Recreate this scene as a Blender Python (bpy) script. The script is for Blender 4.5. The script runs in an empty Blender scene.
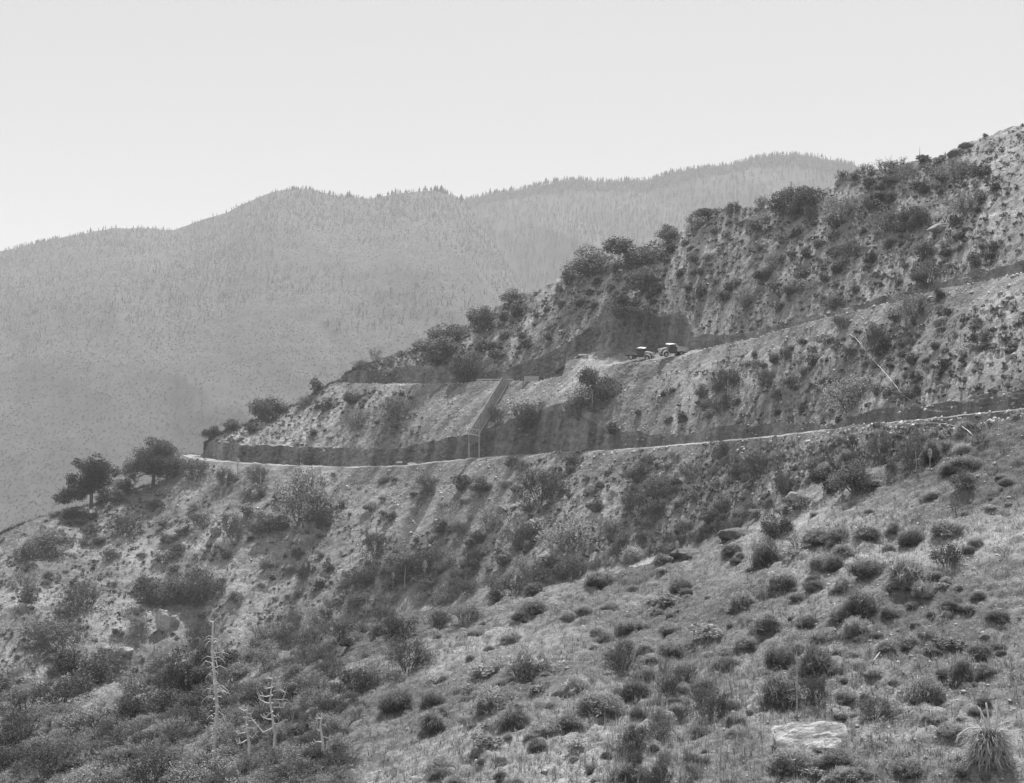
import bpy, math, random
import numpy as np
from mathutils import Vector, Matrix

rng = np.random.default_rng(7)
random.seed(7)
C = bpy.context.scene
COL = C.collection
F, CX, CY = 1250.0, 512.0, 391.5          # focal length in pixels and the picture centre

# ------------------------------------------------------------------ scene, light, camera
C.view_settings.view_transform = 'Standard'
C.view_settings.look = 'None'
C.view_settings.exposure = 0.62
C.view_settings.gamma = 1.0
C.view_settings.use_curve_mapping = False
C.render.engine = 'CYCLES'
C.cycles.use_denoising = True
C.cycles.max_bounces = 5
C.cycles.diffuse_bounces = 2
C.cycles.transmission_bounces = 3
C.cycles.volume_bounces = 1
C.cycles.transparent_max_bounces = 6

SUN_EL, SUN_AZ = math.radians(54), math.radians(10)      # azimuth from the view axis (+Y) towards +X
w = bpy.data.worlds.new("World"); C.world = w; w.use_nodes = True
nt = w.node_tree; nt.nodes.clear()
sky = nt.nodes.new('ShaderNodeTexSky'); sky.sky_type = 'NISHITA'; sky.sun_disc = False
sky.sun_elevation = SUN_EL; sky.sun_rotation = SUN_AZ
sky.air_density = 1.0; sky.dust_density = 0.6; sky.ozone_density = 1.0
bw = nt.nodes.new('ShaderNodeRGBToBW'); bg = nt.nodes.new('ShaderNodeBackground'); wo = nt.nodes.new('ShaderNodeOutputWorld')
pw = nt.nodes.new('ShaderNodeMath'); pw.operation = 'POWER'; pw.inputs[1].default_value = 0.22      # hazy summer sky: evened out
ml = nt.nodes.new('ShaderNodeMath'); ml.operation = 'MULTIPLY'; ml.inputs[1].default_value = 4.9**0.78
nt.links.new(sky.outputs[0], bw.inputs[0]); nt.links.new(bw.outputs[0], pw.inputs[0]); nt.links.new(pw.outputs[0], ml.inputs[0]); nt.links.new(ml.outputs[0], bg.inputs[0]); nt.links.new(bg.outputs[0], wo.inputs[0])
bg.inputs[1].default_value = 0.091
sl = bpy.data.lights.new("sun", 'SUN'); sl.energy = 4.8; sl.angle = math.radians(0.5); sl.color = (1, 1, 1)
so = bpy.data.objects.new("sun", sl); COL.objects.link(so)
sd = Vector((math.sin(SUN_AZ)*math.cos(SUN_EL), math.cos(SUN_AZ)*math.cos(SUN_EL), math.sin(SUN_EL)))
so.rotation_euler = sd.to_track_quat('Z', 'Y').to_euler()
cd = bpy.data.cameras.new("camera"); cam = bpy.data.objects.new("camera", cd); COL.objects.link(cam)
cam.rotation_euler = (math.radians(90), 0, 0)
cd.sensor_width = 36; cd.lens = F/1024*36; cd.clip_start = 0.1; cd.clip_end = 20000
C.camera = cam

# ------------------------------------------------------------------ materials
def newmat(name):
    m = bpy.data.materials.new(name); m.use_nodes = True
    n = m.node_tree; n.nodes.clear()
    out = n.nodes.new('ShaderNodeOutputMaterial')
    return m, n, out
def N(n, kind, **kw):
    x = n.nodes.new(kind)
    for k, v in kw.items(): setattr(x, k, v)
    return x
def val(n, v):
    x = n.nodes.new('ShaderNodeValue'); x.outputs[0].default_value = v; return x.outputs[0]
def M(n, op, a, b=None, clamp=False):
    x = n.nodes.new('ShaderNodeMath'); x.operation = op; x.use_clamp = clamp
    for i, s in enumerate((a, b)):
        if s is None: continue
        if isinstance(s, (int, float)): x.inputs[i].default_value = s
        else: n.links.new(s, x.inputs[i])
    return x.outputs[0]
def mixv(n, f, a, b):
    x = n.nodes.new('ShaderNodeMix'); x.data_type = 'FLOAT'; x.clamp_factor = True
    for i, s in ((0, f), (2, a), (3, b)):
        if isinstance(s, (int, float)): x.inputs[i].default_value = s
        else: n.links.new(s, x.inputs[i])
    return x.outputs[0]
def noise(n, co, scale, detail=3, rough=0.55):
    x = N(n, 'ShaderNodeTexNoise'); x.inputs['Scale'].default_value = scale
    x.inputs['Detail'].default_value = detail; x.inputs['Roughness'].default_value = rough
    n.links.new(co, x.inputs['Vector']); return x.outputs[0]
def ramp(n, v, a, b, lo, hi):
    x = N(n, 'ShaderNodeMapRange'); x.inputs[1].default_value = a; x.inputs[2].default_value = b
    x.inputs[3].default_value = lo; x.inputs[4].default_value = hi
    n.links.new(v, x.inputs[0]); return x.outputs[0]

def ground_mat(name, grass, soil, fine):
    """grey hillside: vertex attribute zone.r = bare soil, .g = lighter dry grass"""
    m, n, out = newmat(name)
    geo = N(n, 'ShaderNodeNewGeometry'); co = geo.outputs['Position']
    at = N(n, 'ShaderNodeAttribute'); at.attribute_name = 'zone'
    sp = N(n, 'ShaderNodeSeparateColor'); n.links.new(at.outputs['Color'], sp.inputs[0])
    big = ramp(n, noise(n, co, 0.07, 4), 0.35, 0.65, 0.78, 1.18)
    mid = ramp(n, noise(n, co, 0.9*fine, 5, 0.7), 0.35, 0.66, 0.62, 1.32)
    sml = ramp(n, noise(n, co, 7.0*fine, 4, 0.7), 0.33, 0.68, 0.62, 1.34)
    v1 = N(n, 'ShaderNodeTexVoronoi'); v1.inputs['Scale'].default_value = 4.5*fine; n.links.new(co, v1.inputs['Vector'])
    bwv = N(n, 'ShaderNodeRGBToBW'); n.links.new(v1.outputs['Color'], bwv.inputs[0])
    stone = ramp(n, bwv.outputs[0], 0.72, 0.8, 0.0, 1.0)
    near = ramp(n, v1.outputs['Distance'], 0.25, 0.42, 1.0, 0.0)
    stone = M(n, 'MULTIPLY', stone, near)
    b = mixv(n, sp.outputs[0], grass, soil)
    b = M(n, 'MULTIPLY', b, mixv(n, sp.outputs[1], 0.76, 1.5))
    b = M(n, 'MULTIPLY', b, mixv(n, sp.outputs[2], 1.0, 0.6))  # zone.b: painted shade in the slide channel
    b = M(n, 'MULTIPLY', b, big); b = M(n, 'MULTIPLY', b, mid); b = M(n, 'MULTIPLY', b, sml)
    b = M(n, 'MULTIPLY', b, mixv(n, stone, 1.0, 1.75))
    b = M(n, 'MINIMUM', b, 0.62)
    p = N(n, 'ShaderNodeBsdfPrincipled'); p.inputs['Roughness'].default_value = 0.95
    p.inputs['Specular IOR Level'].default_value = 0.15
    cc = N(n, 'ShaderNodeCombineColor')
    for i in range(3): n.links.new(b, cc.inputs[i])
    n.links.new(cc.outputs[0], p.inputs['Base Color'])
    bm = N(n, 'ShaderNodeBump'); bm.inputs['Strength'].default_value = 0.8; bm.inputs['Distance'].default_value = 0.25/fine
    hh = M(n, 'ADD', noise(n, co, 2.2*fine, 6, 0.7), M(n, 'MULTIPLY', stone, 0.25))
    n.links.new(hh, bm.inputs['Height']); n.links.new(bm.outputs[0], p.inputs['Normal'])
    n.links.new(p.outputs[0], out.inputs[0]); return m

def leaf_mat(name, base, trans=0.3, var=0.35, rough=0.65, spec=0.25, nscale=1.2):
    m, n, out = newmat(name)
    oi = N(n, 'ShaderNodeObjectInfo'); geo = N(n, 'ShaderNodeNewGeometry')
    r = ramp(n, oi.outputs['Random'], 0, 1, 1-var, 1+var)
    lm = ramp(n, geo.outputs['Random Per Island'], 0, 1, 0.4, 1.75)
    nz = ramp(n, noise(n, geo.outputs['Position'], nscale, 3), 0.3, 0.7, 0.65, 1.35)
    b = M(n, 'MULTIPLY', M(n, 'MULTIPLY', r, lm), M(n, 'MULTIPLY', nz, base))
    cc = N(n, 'ShaderNodeCombineColor')
    for i in range(3): n.links.new(b, cc.inputs[i])
    p = N(n, 'ShaderNodeBsdfPrincipled'); p.inputs['Roughness'].default_value = rough; p.inputs['Specular IOR Level'].default_value = spec
    t = N(n, 'ShaderNodeBsdfTranslucent'); mx = N(n, 'ShaderNodeMixShader'); mx.inputs[0].default_value = trans
    n.links.new(cc.outputs[0], p.inputs['Base Color']); n.links.new(cc.outputs[0], t.inputs['Color'])
    n.links.new(p.outputs[0], mx.inputs[1]); n.links.new(t.outputs[0], mx.inputs[2]); n.links.new(mx.outputs[0], out.inputs[0])
    return m
def plain_mat(name, base, rough=0.8, scale=6.0, amp=0.3, bump=0.2, metal=0.0, spec=0.3, dist=0.03):
    m, n, out = newmat(name)
    tc = N(n, 'ShaderNodeTexCoord'); co = tc.outputs['Object']
    k = ramp(n, noise(n, co, scale, 5, 0.65), 0.3, 0.7, 1-amp, 1+amp)
    k2 = ramp(n, noise(n, co, scale*5, 3, 0.6), 0.3, 0.7, 1-amp*0.5, 1+amp*0.5)
    b = M(n, 'MULTIPLY', M(n, 'MULTIPLY', k, k2), base)
    cc = N(n, 'ShaderNodeCombineColor')
    for i in range(3): n.links.new(b, cc.inputs[i])
    p = N(n, 'ShaderNodeBsdfPrincipled'); p.inputs['Roughness'].default_value = rough
    p.inputs['Metallic'].default_value = metal; p.inputs['Specular IOR Level'].default_value = spec
    n.links.new(cc.outputs[0], p.inputs['Base Color'])
    bm = N(n, 'ShaderNodeBump'); bm.inputs['Strength'].default_value = bump; bm.inputs['Distance'].default_value = dist
    n.links.new(noise(n, co, scale*3, 6, 0.7), bm.inputs['Height']); n.links.new(bm.outputs[0], p.inputs['Normal'])
    n.links.new(p.outputs[0], out.inputs[0]); return m

MAT = dict(
    far=ground_mat('far_slope_earth', 0.2, 0.185, 0.55), near=ground_mat('near_slope_earth', 0.175, 0.155, 1.7),
    cut=ground_mat('cut_bank_earth', 0.2, 0.165, 1.0), road=ground_mat('road_dirt', 0.24, 0.24, 0.8),
    mount=plain_mat('mountain_earth', 0.07, 0.95, 0.012, 0.15, 0.1), valley=plain_mat('valley_earth', 0.13, 0.95, 0.012, 0.2, 0.1),
    dense=leaf_mat('evergreen_leaf', 0.12, 0.3), oak=leaf_mat('oak_leaf', 0.1, 0.3), pale=leaf_mat('grey_leaf', 0.24, 0.38),
    blade=leaf_mat('dry_blade', 0.28, 0.5, 0.42), grass=leaf_mat('dry_grass_blade', 0.24, 0.4, 0.2), tall=leaf_mat('tall_grass_blade', 0.24, 0.35, 0.2),
    conifer=leaf_mat('conifer_needle', 0.085, 0.3, 0.3, nscale=0.02), scrub=leaf_mat('scrub_leaf', 0.12, 0.5, 0.1, nscale=0.01),
    bark=plain_mat('bark', 0.11, 0.9, 5, 0.4, 0.5), deadwood=plain_mat('bleached_wood', 0.55, 0.85, 4, 0.35, 0.4),
    stalk=plain_mat('dry_stalk', 0.36, 0.9, 4, 0.35, 0.3), stone=plain_mat('loose_stone', 0.42, 0.9, 0.6, 0.5, 0.3),
    darkrock=plain_mat('dark_rock', 0.13, 0.9, 1.6, 0.5, 0.8, dist=0.15),
    rock=plain_mat('weathered_rock', 0.27, 0.9, 1.6, 0.45, 0.7, dist=0.12), palerock=plain_mat('pale_rock', 0.38, 0.9, 2.6, 0.45, 0.9, dist=0.06),
    timber=plain_mat('old_timber', 0.2, 0.85, 3, 0.35, 0.3, spec=0.03), paletimber=plain_mat('fresh_board', 0.42, 0.8, 3, 0.25, 0.2, spec=0.03),
    darktimber=plain_mat('dark_timber', 0.06, 0.85, 3, 0.35, 0.3, spec=0.03),
    paint=plain_mat('dark_truck_paint', 0.04, 0.3, 1.5, 0.2, 0.03, spec=0.5), canvas=plain_mat('pale_roof_cover', 0.8, 0.6, 2, 0.15, 0.1),
    greypaint=plain_mat('faded_truck_paint', 0.3, 0.35, 1.5, 0.2, 0.03, spec=0.5),
    tyre=plain_mat('tyre_rubber', 0.03, 0.9, 4, 0.2, 0.1), steel=plain_mat('worn_steel', 0.5, 0.35, 3, 0.2, 0.05, metal=0.7),
    glass=plain_mat('window_glass', 0.03, 0.08, 3, 0.1, 0.0, spec=0.6), lamp=plain_mat('lamp_lens', 0.75, 0.2, 3, 0.1, 0.0, spec=0.6),
    pipe=plain_mat('pale_pipe', 0.6, 0.5, 3, 0.15, 0.05), white=plain_mat('white_board', 0.75, 0.6, 3, 0.1, 0.05),
)

# ------------------------------------------------------------------ mesh helpers
def mesh_np(name, verts, faces, mat=None, smooth=False, attr=None):
    verts = np.ascontiguousarray(verts, dtype=np.float32); faces = np.ascontiguousarray(faces, dtype=np.int32)
    me = bpy.data.meshes.new(name); k = faces.shape[1]; nf = len(faces)
    me.vertices.add(len(verts)); me.vertices.foreach_set('co', verts.ravel())
    me.loops.add(nf*k); me.loops.foreach_set('vertex_index', faces.ravel())
    me.polygons.add(nf); me.polygons.foreach_set('loop_start', np.arange(0, nf*k, k, dtype=np.int32))
    me.polygons.foreach_set('loop_total', np.full(nf, k, dtype=np.int32))
    if smooth: me.polygons.foreach_set('use_smooth', np.ones(nf, dtype=bool))
    if attr is not None:
        a = me.attributes.new('zone', 'FLOAT_COLOR', 'POINT'); a.data.foreach_set('color', np.ascontiguousarray(attr, dtype=np.float32).ravel())
    me.update(calc_edges=True)
    if mat: me.materials.append(mat)
    return me
def link(name, data, parent=None, loc=None, **props):
    o = bpy.data.objects.new(name, data); COL.objects.link(o)
    if parent is not None: o.parent = parent
    if loc is not None: o.location = loc
    for k, v in props.items():
        if v is not None: o[k] = v
    return o
def structure(name, me): return link(name, me, kind='structure')
def stuff(name, me, label, cat): return link(name, me, kind='stuff', label=label, category=cat)
def thing(name, data, loc, label, cat, group=None, rz=0.0, scale=None):
    o = link(name, data, None, loc, label=label, category=cat, group=group)
    o.rotation_euler = (0, 0, rz)
    if scale is not None: o.scale = scale
    return o

class MB:
    """collects boxes, tubes and prisms (world or local coordinates) into one mesh"""
    def __init__(s): s.v, s.f = [], []
    def add(s, vs, fs):
        b = len(s.v); s.v += [tuple(x) for x in vs]; s.f += [tuple(b+i for i in q) for q in fs]
    def box(s, c, d, rot=None, taper=1.0):
        vs = []
        for z in (-.5, .5):
            k = taper if z > 0 else 1
            for x, y in ((-.5, -.5), (.5, -.5), (.5, .5), (-.5, .5)):
                p = Vector((x*d[0]*k, y*d[1]*k, z*d[2]))
                if rot is not None: p = rot @ p
                vs.append(p + Vector(c))
        s.add(vs, [(3, 2, 1, 0), (4, 5, 6, 7), (0, 1, 5, 4), (1, 2, 6, 5), (2, 3, 7, 6), (3, 0, 4, 7)])
    def beam(s, a, b, wd, th, up=Vector((0, 0, 1))):
        a, b = Vector(a), Vector(b); x = (b-a); L = x.length; x.normalize()
        y = up.cross(x)
        if y.length < 1e-3: y = Vector((0, 1, 0)).cross(x)
        y.normalize(); z = x.cross(y)
        s.box((a+b)/2, (L, wd, th), Matrix((x, y, z)).transposed())
    def tube(s, pts, rad, n=6, cap=True):
        pts = [Vector(p) for p in pts]; rings = []
        if not hasattr(rad, '__len__'): rad = [rad]*len(pts)
        b = len(s.v)
        for i, p in enumerate(pts):
            d = (pts[min(i+1, len(pts)-1)] - pts[max(i-1, 0)])
            if d.length < 1e-9: d = Vector((0, 0, 1))
            d.normalize()
            u = d.cross(Vector((0, 0, 1)) if abs(d.z) < 0.9 else Vector((1, 0, 0))).normalized(); v = d.cross(u)
            for k in range(n):
                a = 2*math.pi*k/n
                s.v.append(tuple(p + (u*math.cos(a) + v*math.sin(a))*rad[i]))
        for i in range(len(pts)-1):
            for k in range(n):
                s.f.append((b+i*n+k, b+i*n+(k+1) % n, b+(i+1)*n+(k+1) % n, b+(i+1)*n+k))
        if cap:
            s.f.append(tuple(b+k for k in range(n))[::-1]); s.f.append(tuple(b+(len(pts)-1)*n+k for k in range(n)))
    def prism(s, prof, y0, y1):
        n = len(prof)
        s.add([(x, y0, z) for x, z in prof] + [(x, y1, z) for x, z in prof],
              [tuple(range(n)), tuple(range(2*n-1, n-1, -1))] + [(i, i+n, (i+1) % n + n, (i+1) % n) for i in range(n)])
    def mesh(s, name, mat, smooth=False, bevel=0):
        me = bpy.data.meshes.new(name); me.from_pydata(s.v, [], s.f)
        if bevel:
            import bmesh
            bm = bmesh.new(); bm.from_mesh(me)
            bmesh.ops.recalc_face_normals(bm, faces=bm.faces)
            bmesh.ops.bevel(bm, geom=[e for e in bm.edges], offset=bevel, segments=2, affect='EDGES', clamp_overlap=True)
            bm.to_mesh(me); bm.free()
        if smooth: me.polygons.foreach_set('use_smooth', np.ones(len(me.polygons), dtype=bool))
        me.update()
        if mat: me.materials.append(mat)
        return me

# ------------------------------------------------------------------ noise in numpy
def _h(ix, iy, seed):
    with np.errstate(over='ignore'):
        n = (ix.astype(np.int64)*374761393 + iy.astype(np.int64)*668265263 + seed*1274126177) & 0xffffffff
        n = ((n ^ (n >> 13))*1274126177) & 0xffffffff
        n = ((n ^ (n >> 16))*2246822519) & 0xffffffff
        return ((n ^ (n >> 15)) & 0xffffff)/float(0xffffff)
def vn(x, y, seed=0):
    xi, yi = np.floor(x), np.floor(y); fx, fy = x-xi, y-yi
    fx = fx*fx*(3-2*fx); fy = fy*fy*(3-2*fy)
    a = _h(xi, yi, seed); b = _h(xi+1, yi, seed); c = _h(xi, yi+1, seed); d = _h(xi+1, yi+1, seed)
    return (a*(1-fx)+b*fx)*(1-fy) + (c*(1-fx)+d*fx)*fy - 0.5
def fbm(x, y, octs=4, seed=0, gain=0.5):
    s = 0; a = 1
    for i in range(octs):
        s = s + a*vn(x*2**i + 17.3*i, y*2**i - 9.1*i, seed+i); a *= gain
    return s
def lumps(x, y, seed=0, rmin=0.35, rmax=0.75):
    """rounded tussocks: highest dome of the neighbouring cells, 0..1"""
    xi, yi = np.floor(x), np.floor(y); best = np.zeros_like(x)
    for dx in (-1, 0, 1):
        for dy in (-1, 0, 1):
            cx, cy = xi+dx, yi+dy
            px, py = cx + _h(cx, cy, seed), cy + _h(cx, cy, seed+1)
            r = rmin + (rmax-rmin)*_h(cx, cy, seed+2)
            d = ((x-px)**2 + (y-py)**2)/(r*r)
            best = np.maximum(best, np.sqrt(np.clip(1-d, 0, 1))*r*(0.4+_h(cx, cy, seed+3)))
    return best

# ------------------------------------------------------------------ the two slopes with their roads (one sheet, real distances)
us = np.concatenate([np.arange(-420, -20, 3.0), np.arange(-20, 1044, 1.0), np.arange(1044, 1440, 3.0)])
def K(d):
    x = np.array(sorted(d)); return np.interp(us, x, np.array([d[k] for k in x], dtype=float))
def jit(amp, per, seed): return amp*2*fbm(us/per, us*0+seed*3.7, 3, seed)
def s_of(v): return (CY - v)/F                 # slope of the sight line

yA = K({-420: 88, 15: 68, 100: 61, 200: 52, 300: 46, 420: 43, 512: 41, 640: 40, 815: 39, 975: 38, 1440: 37})
vA = us*0 + 840
vB = K({-420: 730, 15: 700, 100: 692, 200: 680, 280: 655, 350: 630, 420: 605, 480: 591, 540: 580, 590: 573, 640: 561, 690: 547, 735: 525, 780: 502, 830: 481, 900: 456, 975: 433, 1100: 400, 1440: 330}) + jit(3, 60, 3)
yB = K({-420: 125, 15: 110, 100: 108, 200: 100, 280: 92, 350: 88, 420: 86, 480: 84, 540: 82, 640: 80, 735: 78, 830: 76, 900: 75, 975: 74, 1440: 70})
yC = K({-420: 180, 15: 195, 100: 203, 200: 208, 280: 208, 350: 207, 420: 203, 480: 197, 540: 188, 640: 176, 735: 165, 830: 152, 900: 140, 975: 128, 1100: 112, 1440: 95})
v8l = {-420: 690, -100: 575, 15: 531, 57: 515, 90: 507, 114: 496.5, 152: 486, 165: 474, 175: 463, 182: 455.5}
v2 = K({**v8l, 190: 458, 205: 461, 240: 463, 280: 465.5, 340: 467.5, 400: 466.5, 450: 461, 500: 457, 560: 453.5, 600: 451, 640: 449, 700: 443.5, 760: 438, 800: 433.5, 850: 428, 900: 422, 940: 418, 975: 414, 1100: 401, 1440: 366})
y2 = K({-420: 225, 15: 255, 90: 270, 150: 282, 182: 290, 205: 284, 240: 278, 340: 268, 450: 246, 540: 228, 640: 206, 740: 184, 800: 171, 870: 154, 940: 140, 975: 132, 1100: 114, 1440: 96})
Wr = K({182: 0.5, 190: 18, 200: 22, 208: 18, 215: 13, 225: 8, 240: 6, 300: 5.5, 1440: 5})
Wr[us < 182] = 0.5
v4 = K({203: 458, 206: 443, 212: 441, 220: 442.5, 235: 443, 260: 446, 300: 447, 340: 446.5, 360: 446, 385: 448, 400: 447, 412: 443, 430: 440, 455: 436.5, 470: 434, 490: 432, 510: 427, 530: 419, 550: 412, 570: 412, 590: 421, 607: 432, 625: 436, 655: 438.5, 702: 429.5, 730: 425, 796: 420.5, 817: 422.5, 834: 420.5, 850: 416, 871: 411, 909: 409, 935: 403, 973: 395.5, 1100: 372, 1440: 320}) + jit(2.0, 11, 5)
v5 = K({340: 382, 342: 383, 380: 384, 455: 384, 477: 381.8, 513: 381.5, 539: 381, 563: 376, 583: 370, 613: 365, 640: 361.8, 667: 358.6, 684: 357, 698: 351.5, 723: 344.5, 760: 337.5, 770: 333.5, 817: 320, 865: 308.5, 902: 300, 942: 288, 973: 283.5, 1100: 256, 1440: 190}) + jit(0.5, 7, 6)
v2 += jit(.5, 5, 15)*(us > 215)
y5 = K({340: 303, 345: 302, 380: 290, 455: 275, 513: 262, 563: 251, 613: 239, 640: 233, 690: 222, 760: 206, 817: 195, 865: 186, 942: 172, 973: 166, 1100: 150, 1440: 122})
W5 = K({340: 4.5, 545: 4.5, 572: 11, 600: 14, 660: 14, 690: 8, 730: 4.5, 1440: 4.5})
v6 = K({340: 400, 556: 400, 566: 360, 575: 353.5, 600: 351, 625: 352.5, 660: 352, 690: 350, 705: 349, 715: 400, 1440: 400})
v7 = K({342: 378, 345: 374.5, 355: 373, 430: 372, 474: 374, 504: 369, 542: 355, 563: 345, 585: 333, 605: 324, 615: 316, 660: 316, 685: 317, 694: 336, 703: 335.5, 736: 334, 778: 322.5, 829: 309.5, 865: 299, 902: 289.5, 917: 285, 945: 280, 973: 271.5, 1100: 244, 1440: 178}) + jit(2.4, 11, 8)
v8 = K({206: 441.5, 212: 436, 220: 432, 235: 427.5, 250: 421, 265: 415, 290: 405, 305: 398, 320: 389.5, 335: 383, 341: 381.5, 345: 374, 355: 369.5, 370: 363, 385: 357, 400: 351, 420: 345, 440: 335, 460: 325, 480: 314, 500: 304, 515: 298.5, 530: 292, 550: 282, 570: 273, 590: 266, 610: 259, 640: 250, 670: 240, 700: 227, 720: 218, 740: 211, 770: 206, 800: 198, 830: 185, 850: 177, 870: 174, 900: 169, 930: 162, 945: 157, 955: 150.5, 965: 144, 973: 140, 1000: 128, 1100: 95, 1440: 30}) + jit(1.2, 8, 9)
y8 = K({206: 303, 265: 303, 340: 303, 345: 306, 450: 302, 560: 292, 640: 277, 720: 258, 800: 242, 900: 225, 973: 215, 1100: 198, 1440: 170})

z2 = s_of(v2)*y2; y3 = y2 + Wr; z3 = z2.copy()
def bank(y, z, v, run):
    s = s_of(v); h = np.maximum((s*y - z)/(1 - run*s), 0.0)
    return y + run*h, z + h
y4, z4 = bank(y3, z3, v4, 0.38)
left = us < 203.5; y4[left] = y3[left]; z4[left] = z3[left]
z5 = s_of(v5)*y5
nose = us < 340.5
y6 = y5 + W5; z6 = np.maximum(z5 + 0.02*W5, s_of(v6)*y6)
y7, z7 = bank(y6, z6, v7, 0.38)
z8 = s_of(v8)*y8
# west of the upper road's end the slope runs straight from the lower cut to the skyline; west of the nose there is only the road edge
for yy, zz in ((y5, z5), (y6, z6), (y7, z7)): yy[nose] = y8[nose]; zz[nose] = z8[nose]
for yy, zz in ((y5, z5), (y6, z6), (y7, z7), (y8, z8)): yy[left] = y4[left]; zz[left] = z4[left]
y8 = np.maximum(y8, y7 + 0.5*(~nose)); z8 = np.where(left | nose, z8, s_of(v8)*y8)
zA, zB = s_of(vA)*yA, s_of(vB)*yB
zC = s_of(vB - 1.0)*yC
yG = yB*0.5 + yC*0.5; zG = np.minimum(zB, zC) - 3 - 0.06*(yC-yB)
s8 = z8/y8
segs = [  # name, y0,z0,y1,z1, rows, lump weight
    ('fore', us*0+6.0, us*0-3.2, yA, zA, 24, 0.5), ('near', yA, zA, yB, zB, 330, 1.0), ('gully', yB, zB, yG, zG, 16, 1.0), ('gully2', yG, zG, yC, zC, 24, 1.0),
    ('low', yC, zC, y2, z2, 170, 1.0), ('road', y2, z2, y3, z3, 5, 0.1), ('cut', y3, z3, y4, z4, 24, 0.35), ('mid', y4, z4, y5, z5, 110, 1.0),
    ('road2', y5, z5, y6, z6, 14, 0.15), ('cut2', y6, z6, y7, z7, 34, 0.35), ('top', y7, z7, y8, z8, 150, 1.0),
    ('back', y8, z8, y8+14, s8*(y8+14)-2.6, 10, 1.0), ('back2', y8+14, s8*(y8+14)-2.6, y8+70, z8-24, 12, 0.6), ('back3', y8+70, z8-24, y8+330, us*0-168, 14, 0.3)]
Yr, Zr, Wt, SEG = [], [], [], {}
for i, (nm, a, za, b, zb, n, wt) in enumerate(segs):
    r0 = len(Yr) - (1 if i else 0); SEG[nm] = (max(r0, 0), max(r0, 0)+n)
    for k in range(0 if i == 0 else 1, n+1):
        t = k/n
        bulge = math.sin(math.pi*t)*(0.02 if nm in ('low', 'mid', 'top') else 0.0)
        Yr.append(a*(1-t)+b*t); Zr.append(za*(1-t)+zb*t + bulge*np.hypot(b-a, zb-za)); Wt.append(wt)
Yr, Zr = np.array(Yr), np.array(Zr); R, NCOL = Yr.shape
Wt = np.array(Wt); Ws = Wt.copy()
for _ in range(2): Ws[1:-1] = np.minimum(Wt[1:-1], (Ws[:-2]+Ws[1:-1]+Ws[2:])/3)
Xr = (us-CX)/F*Yr
rows = np.arange(R)
isnear = (rows <= SEG['near'][1])
U = np.broadcast_to(us, (R, NCOL))
# displacement: broad hollows, then tussocks, then stones
q = Xr*0.75 - Yr*0.62; p_ = Xr*0.62 + Yr*0.75                    # across / along the fall line of the far slope
spoil = np.zeros((R, NCOL))
def seg_t(nm):
    a, b = SEG[nm]; t = np.zeros(R); t[a:b+1] = np.linspace(0, 1, b-a+1); m = np.zeros(R, bool); m[a:b+1] = True; return t, m
t, m = seg_t('mid'); band = np.clip((U-385)/50, 0, 1)*np.clip((720-U)/90, 0, 1)
spoil = np.where(m[:, None], np.maximum(spoil, band*np.clip(1.15-0.35*(1-t[:, None])-fbm(q/5, p_/20, 3, 40)*0.9, 0, 1)), spoil)
spoil = np.where(m[:, None], np.maximum(spoil, np.clip((t[:, None]-0.72)/0.15, 0, 1)*np.clip((U-345)/30, 0, 1)*0.9), spoil)
t, m = seg_t('low'); spoil = np.where(m[:, None], np.maximum(spoil, np.clip((t[:, None]-0.78+0.5*fbm(q/3, p_/14, 3, 41))/0.14, 0, 1)*np.clip((U-200)/40, 0, 1)), spoil)
band = np.clip((U-330)/60, 0, 1)*np.clip((560-U)/80, 0, 1)
spoil = np.where(m[:, None], np.maximum(spoil, band*np.clip((t[:, None]-0.3+0.6*fbm(q/4, p_/18, 3, 42))/0.3, 0, 0.85)), spoil)
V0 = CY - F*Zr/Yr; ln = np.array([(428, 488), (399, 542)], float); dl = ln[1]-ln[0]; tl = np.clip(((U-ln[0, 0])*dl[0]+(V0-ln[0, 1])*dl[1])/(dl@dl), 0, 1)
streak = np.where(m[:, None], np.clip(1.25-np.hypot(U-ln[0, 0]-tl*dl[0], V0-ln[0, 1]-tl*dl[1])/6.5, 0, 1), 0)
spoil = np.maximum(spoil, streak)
for nm in ('road', 'cut', 'road2', 'cut2'):
    spoil[SEG[nm][0]:SEG[nm][1]+1] = 1.0
spoil[SEG['mid'][0]] *= 0.5
far_d = 2.6*fbm(Xr/26, Yr/26, 2, 1) + 0.55*fbm(Xr/8, Yr/8, 3, 2)
wxx = Xr + 0.9*fbm(Xr/1.3, Yr/1.3, 2, 70); wyy = Yr + 0.9*fbm(Xr/1.3, Yr/1.3, 2, 73)
lx, ly = wxx*0.92 + wyy*0.39, -wxx*0.39 + wyy*0.92
clump = np.clip(0.55 + 1.9*fbm(Xr/6, Yr/6, 3, 75), 0, 1)
far_d += (1-spoil)*(0.5*clump*lumps(lx/2.1, ly/1.2, 10, 0.25, 0.7) + 0.3*lumps(lx/0.9, ly/0.6, 14) - 0.25) + 0.12*fbm(Xr/0.6, Yr/0.6, 3, 20, 0.7)
far_d += spoil*(0.36*fbm(q/1.5, p_/14, 3, 24) + 0.2*fbm(Xr/0.9, Yr/0.9, 4, 26, 0.75))
near_d = 1.2*fbm(Xr/14, Yr/14, 2, 31) + 0.35*fbm(Xr/3.1, Yr/3.1, 3, 32) + 0.34*lumps(Xr/1.0+.4*fbm(Xr, Yr, 2, 37), Yr/1.1, 33)*np.clip(fbm(Xr/5, Yr/5, 2, 34)*3+0.75, 0, 1) + 0.16*lumps(Xr/.42, Yr/.5, 38)*np.clip(fbm(Xr/3, Yr/3, 2, 39)*3+0.6, 0, 1) + 0.07*fbm(Xr/0.25, Yr/0.25, 3, 36, 0.7)
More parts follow.
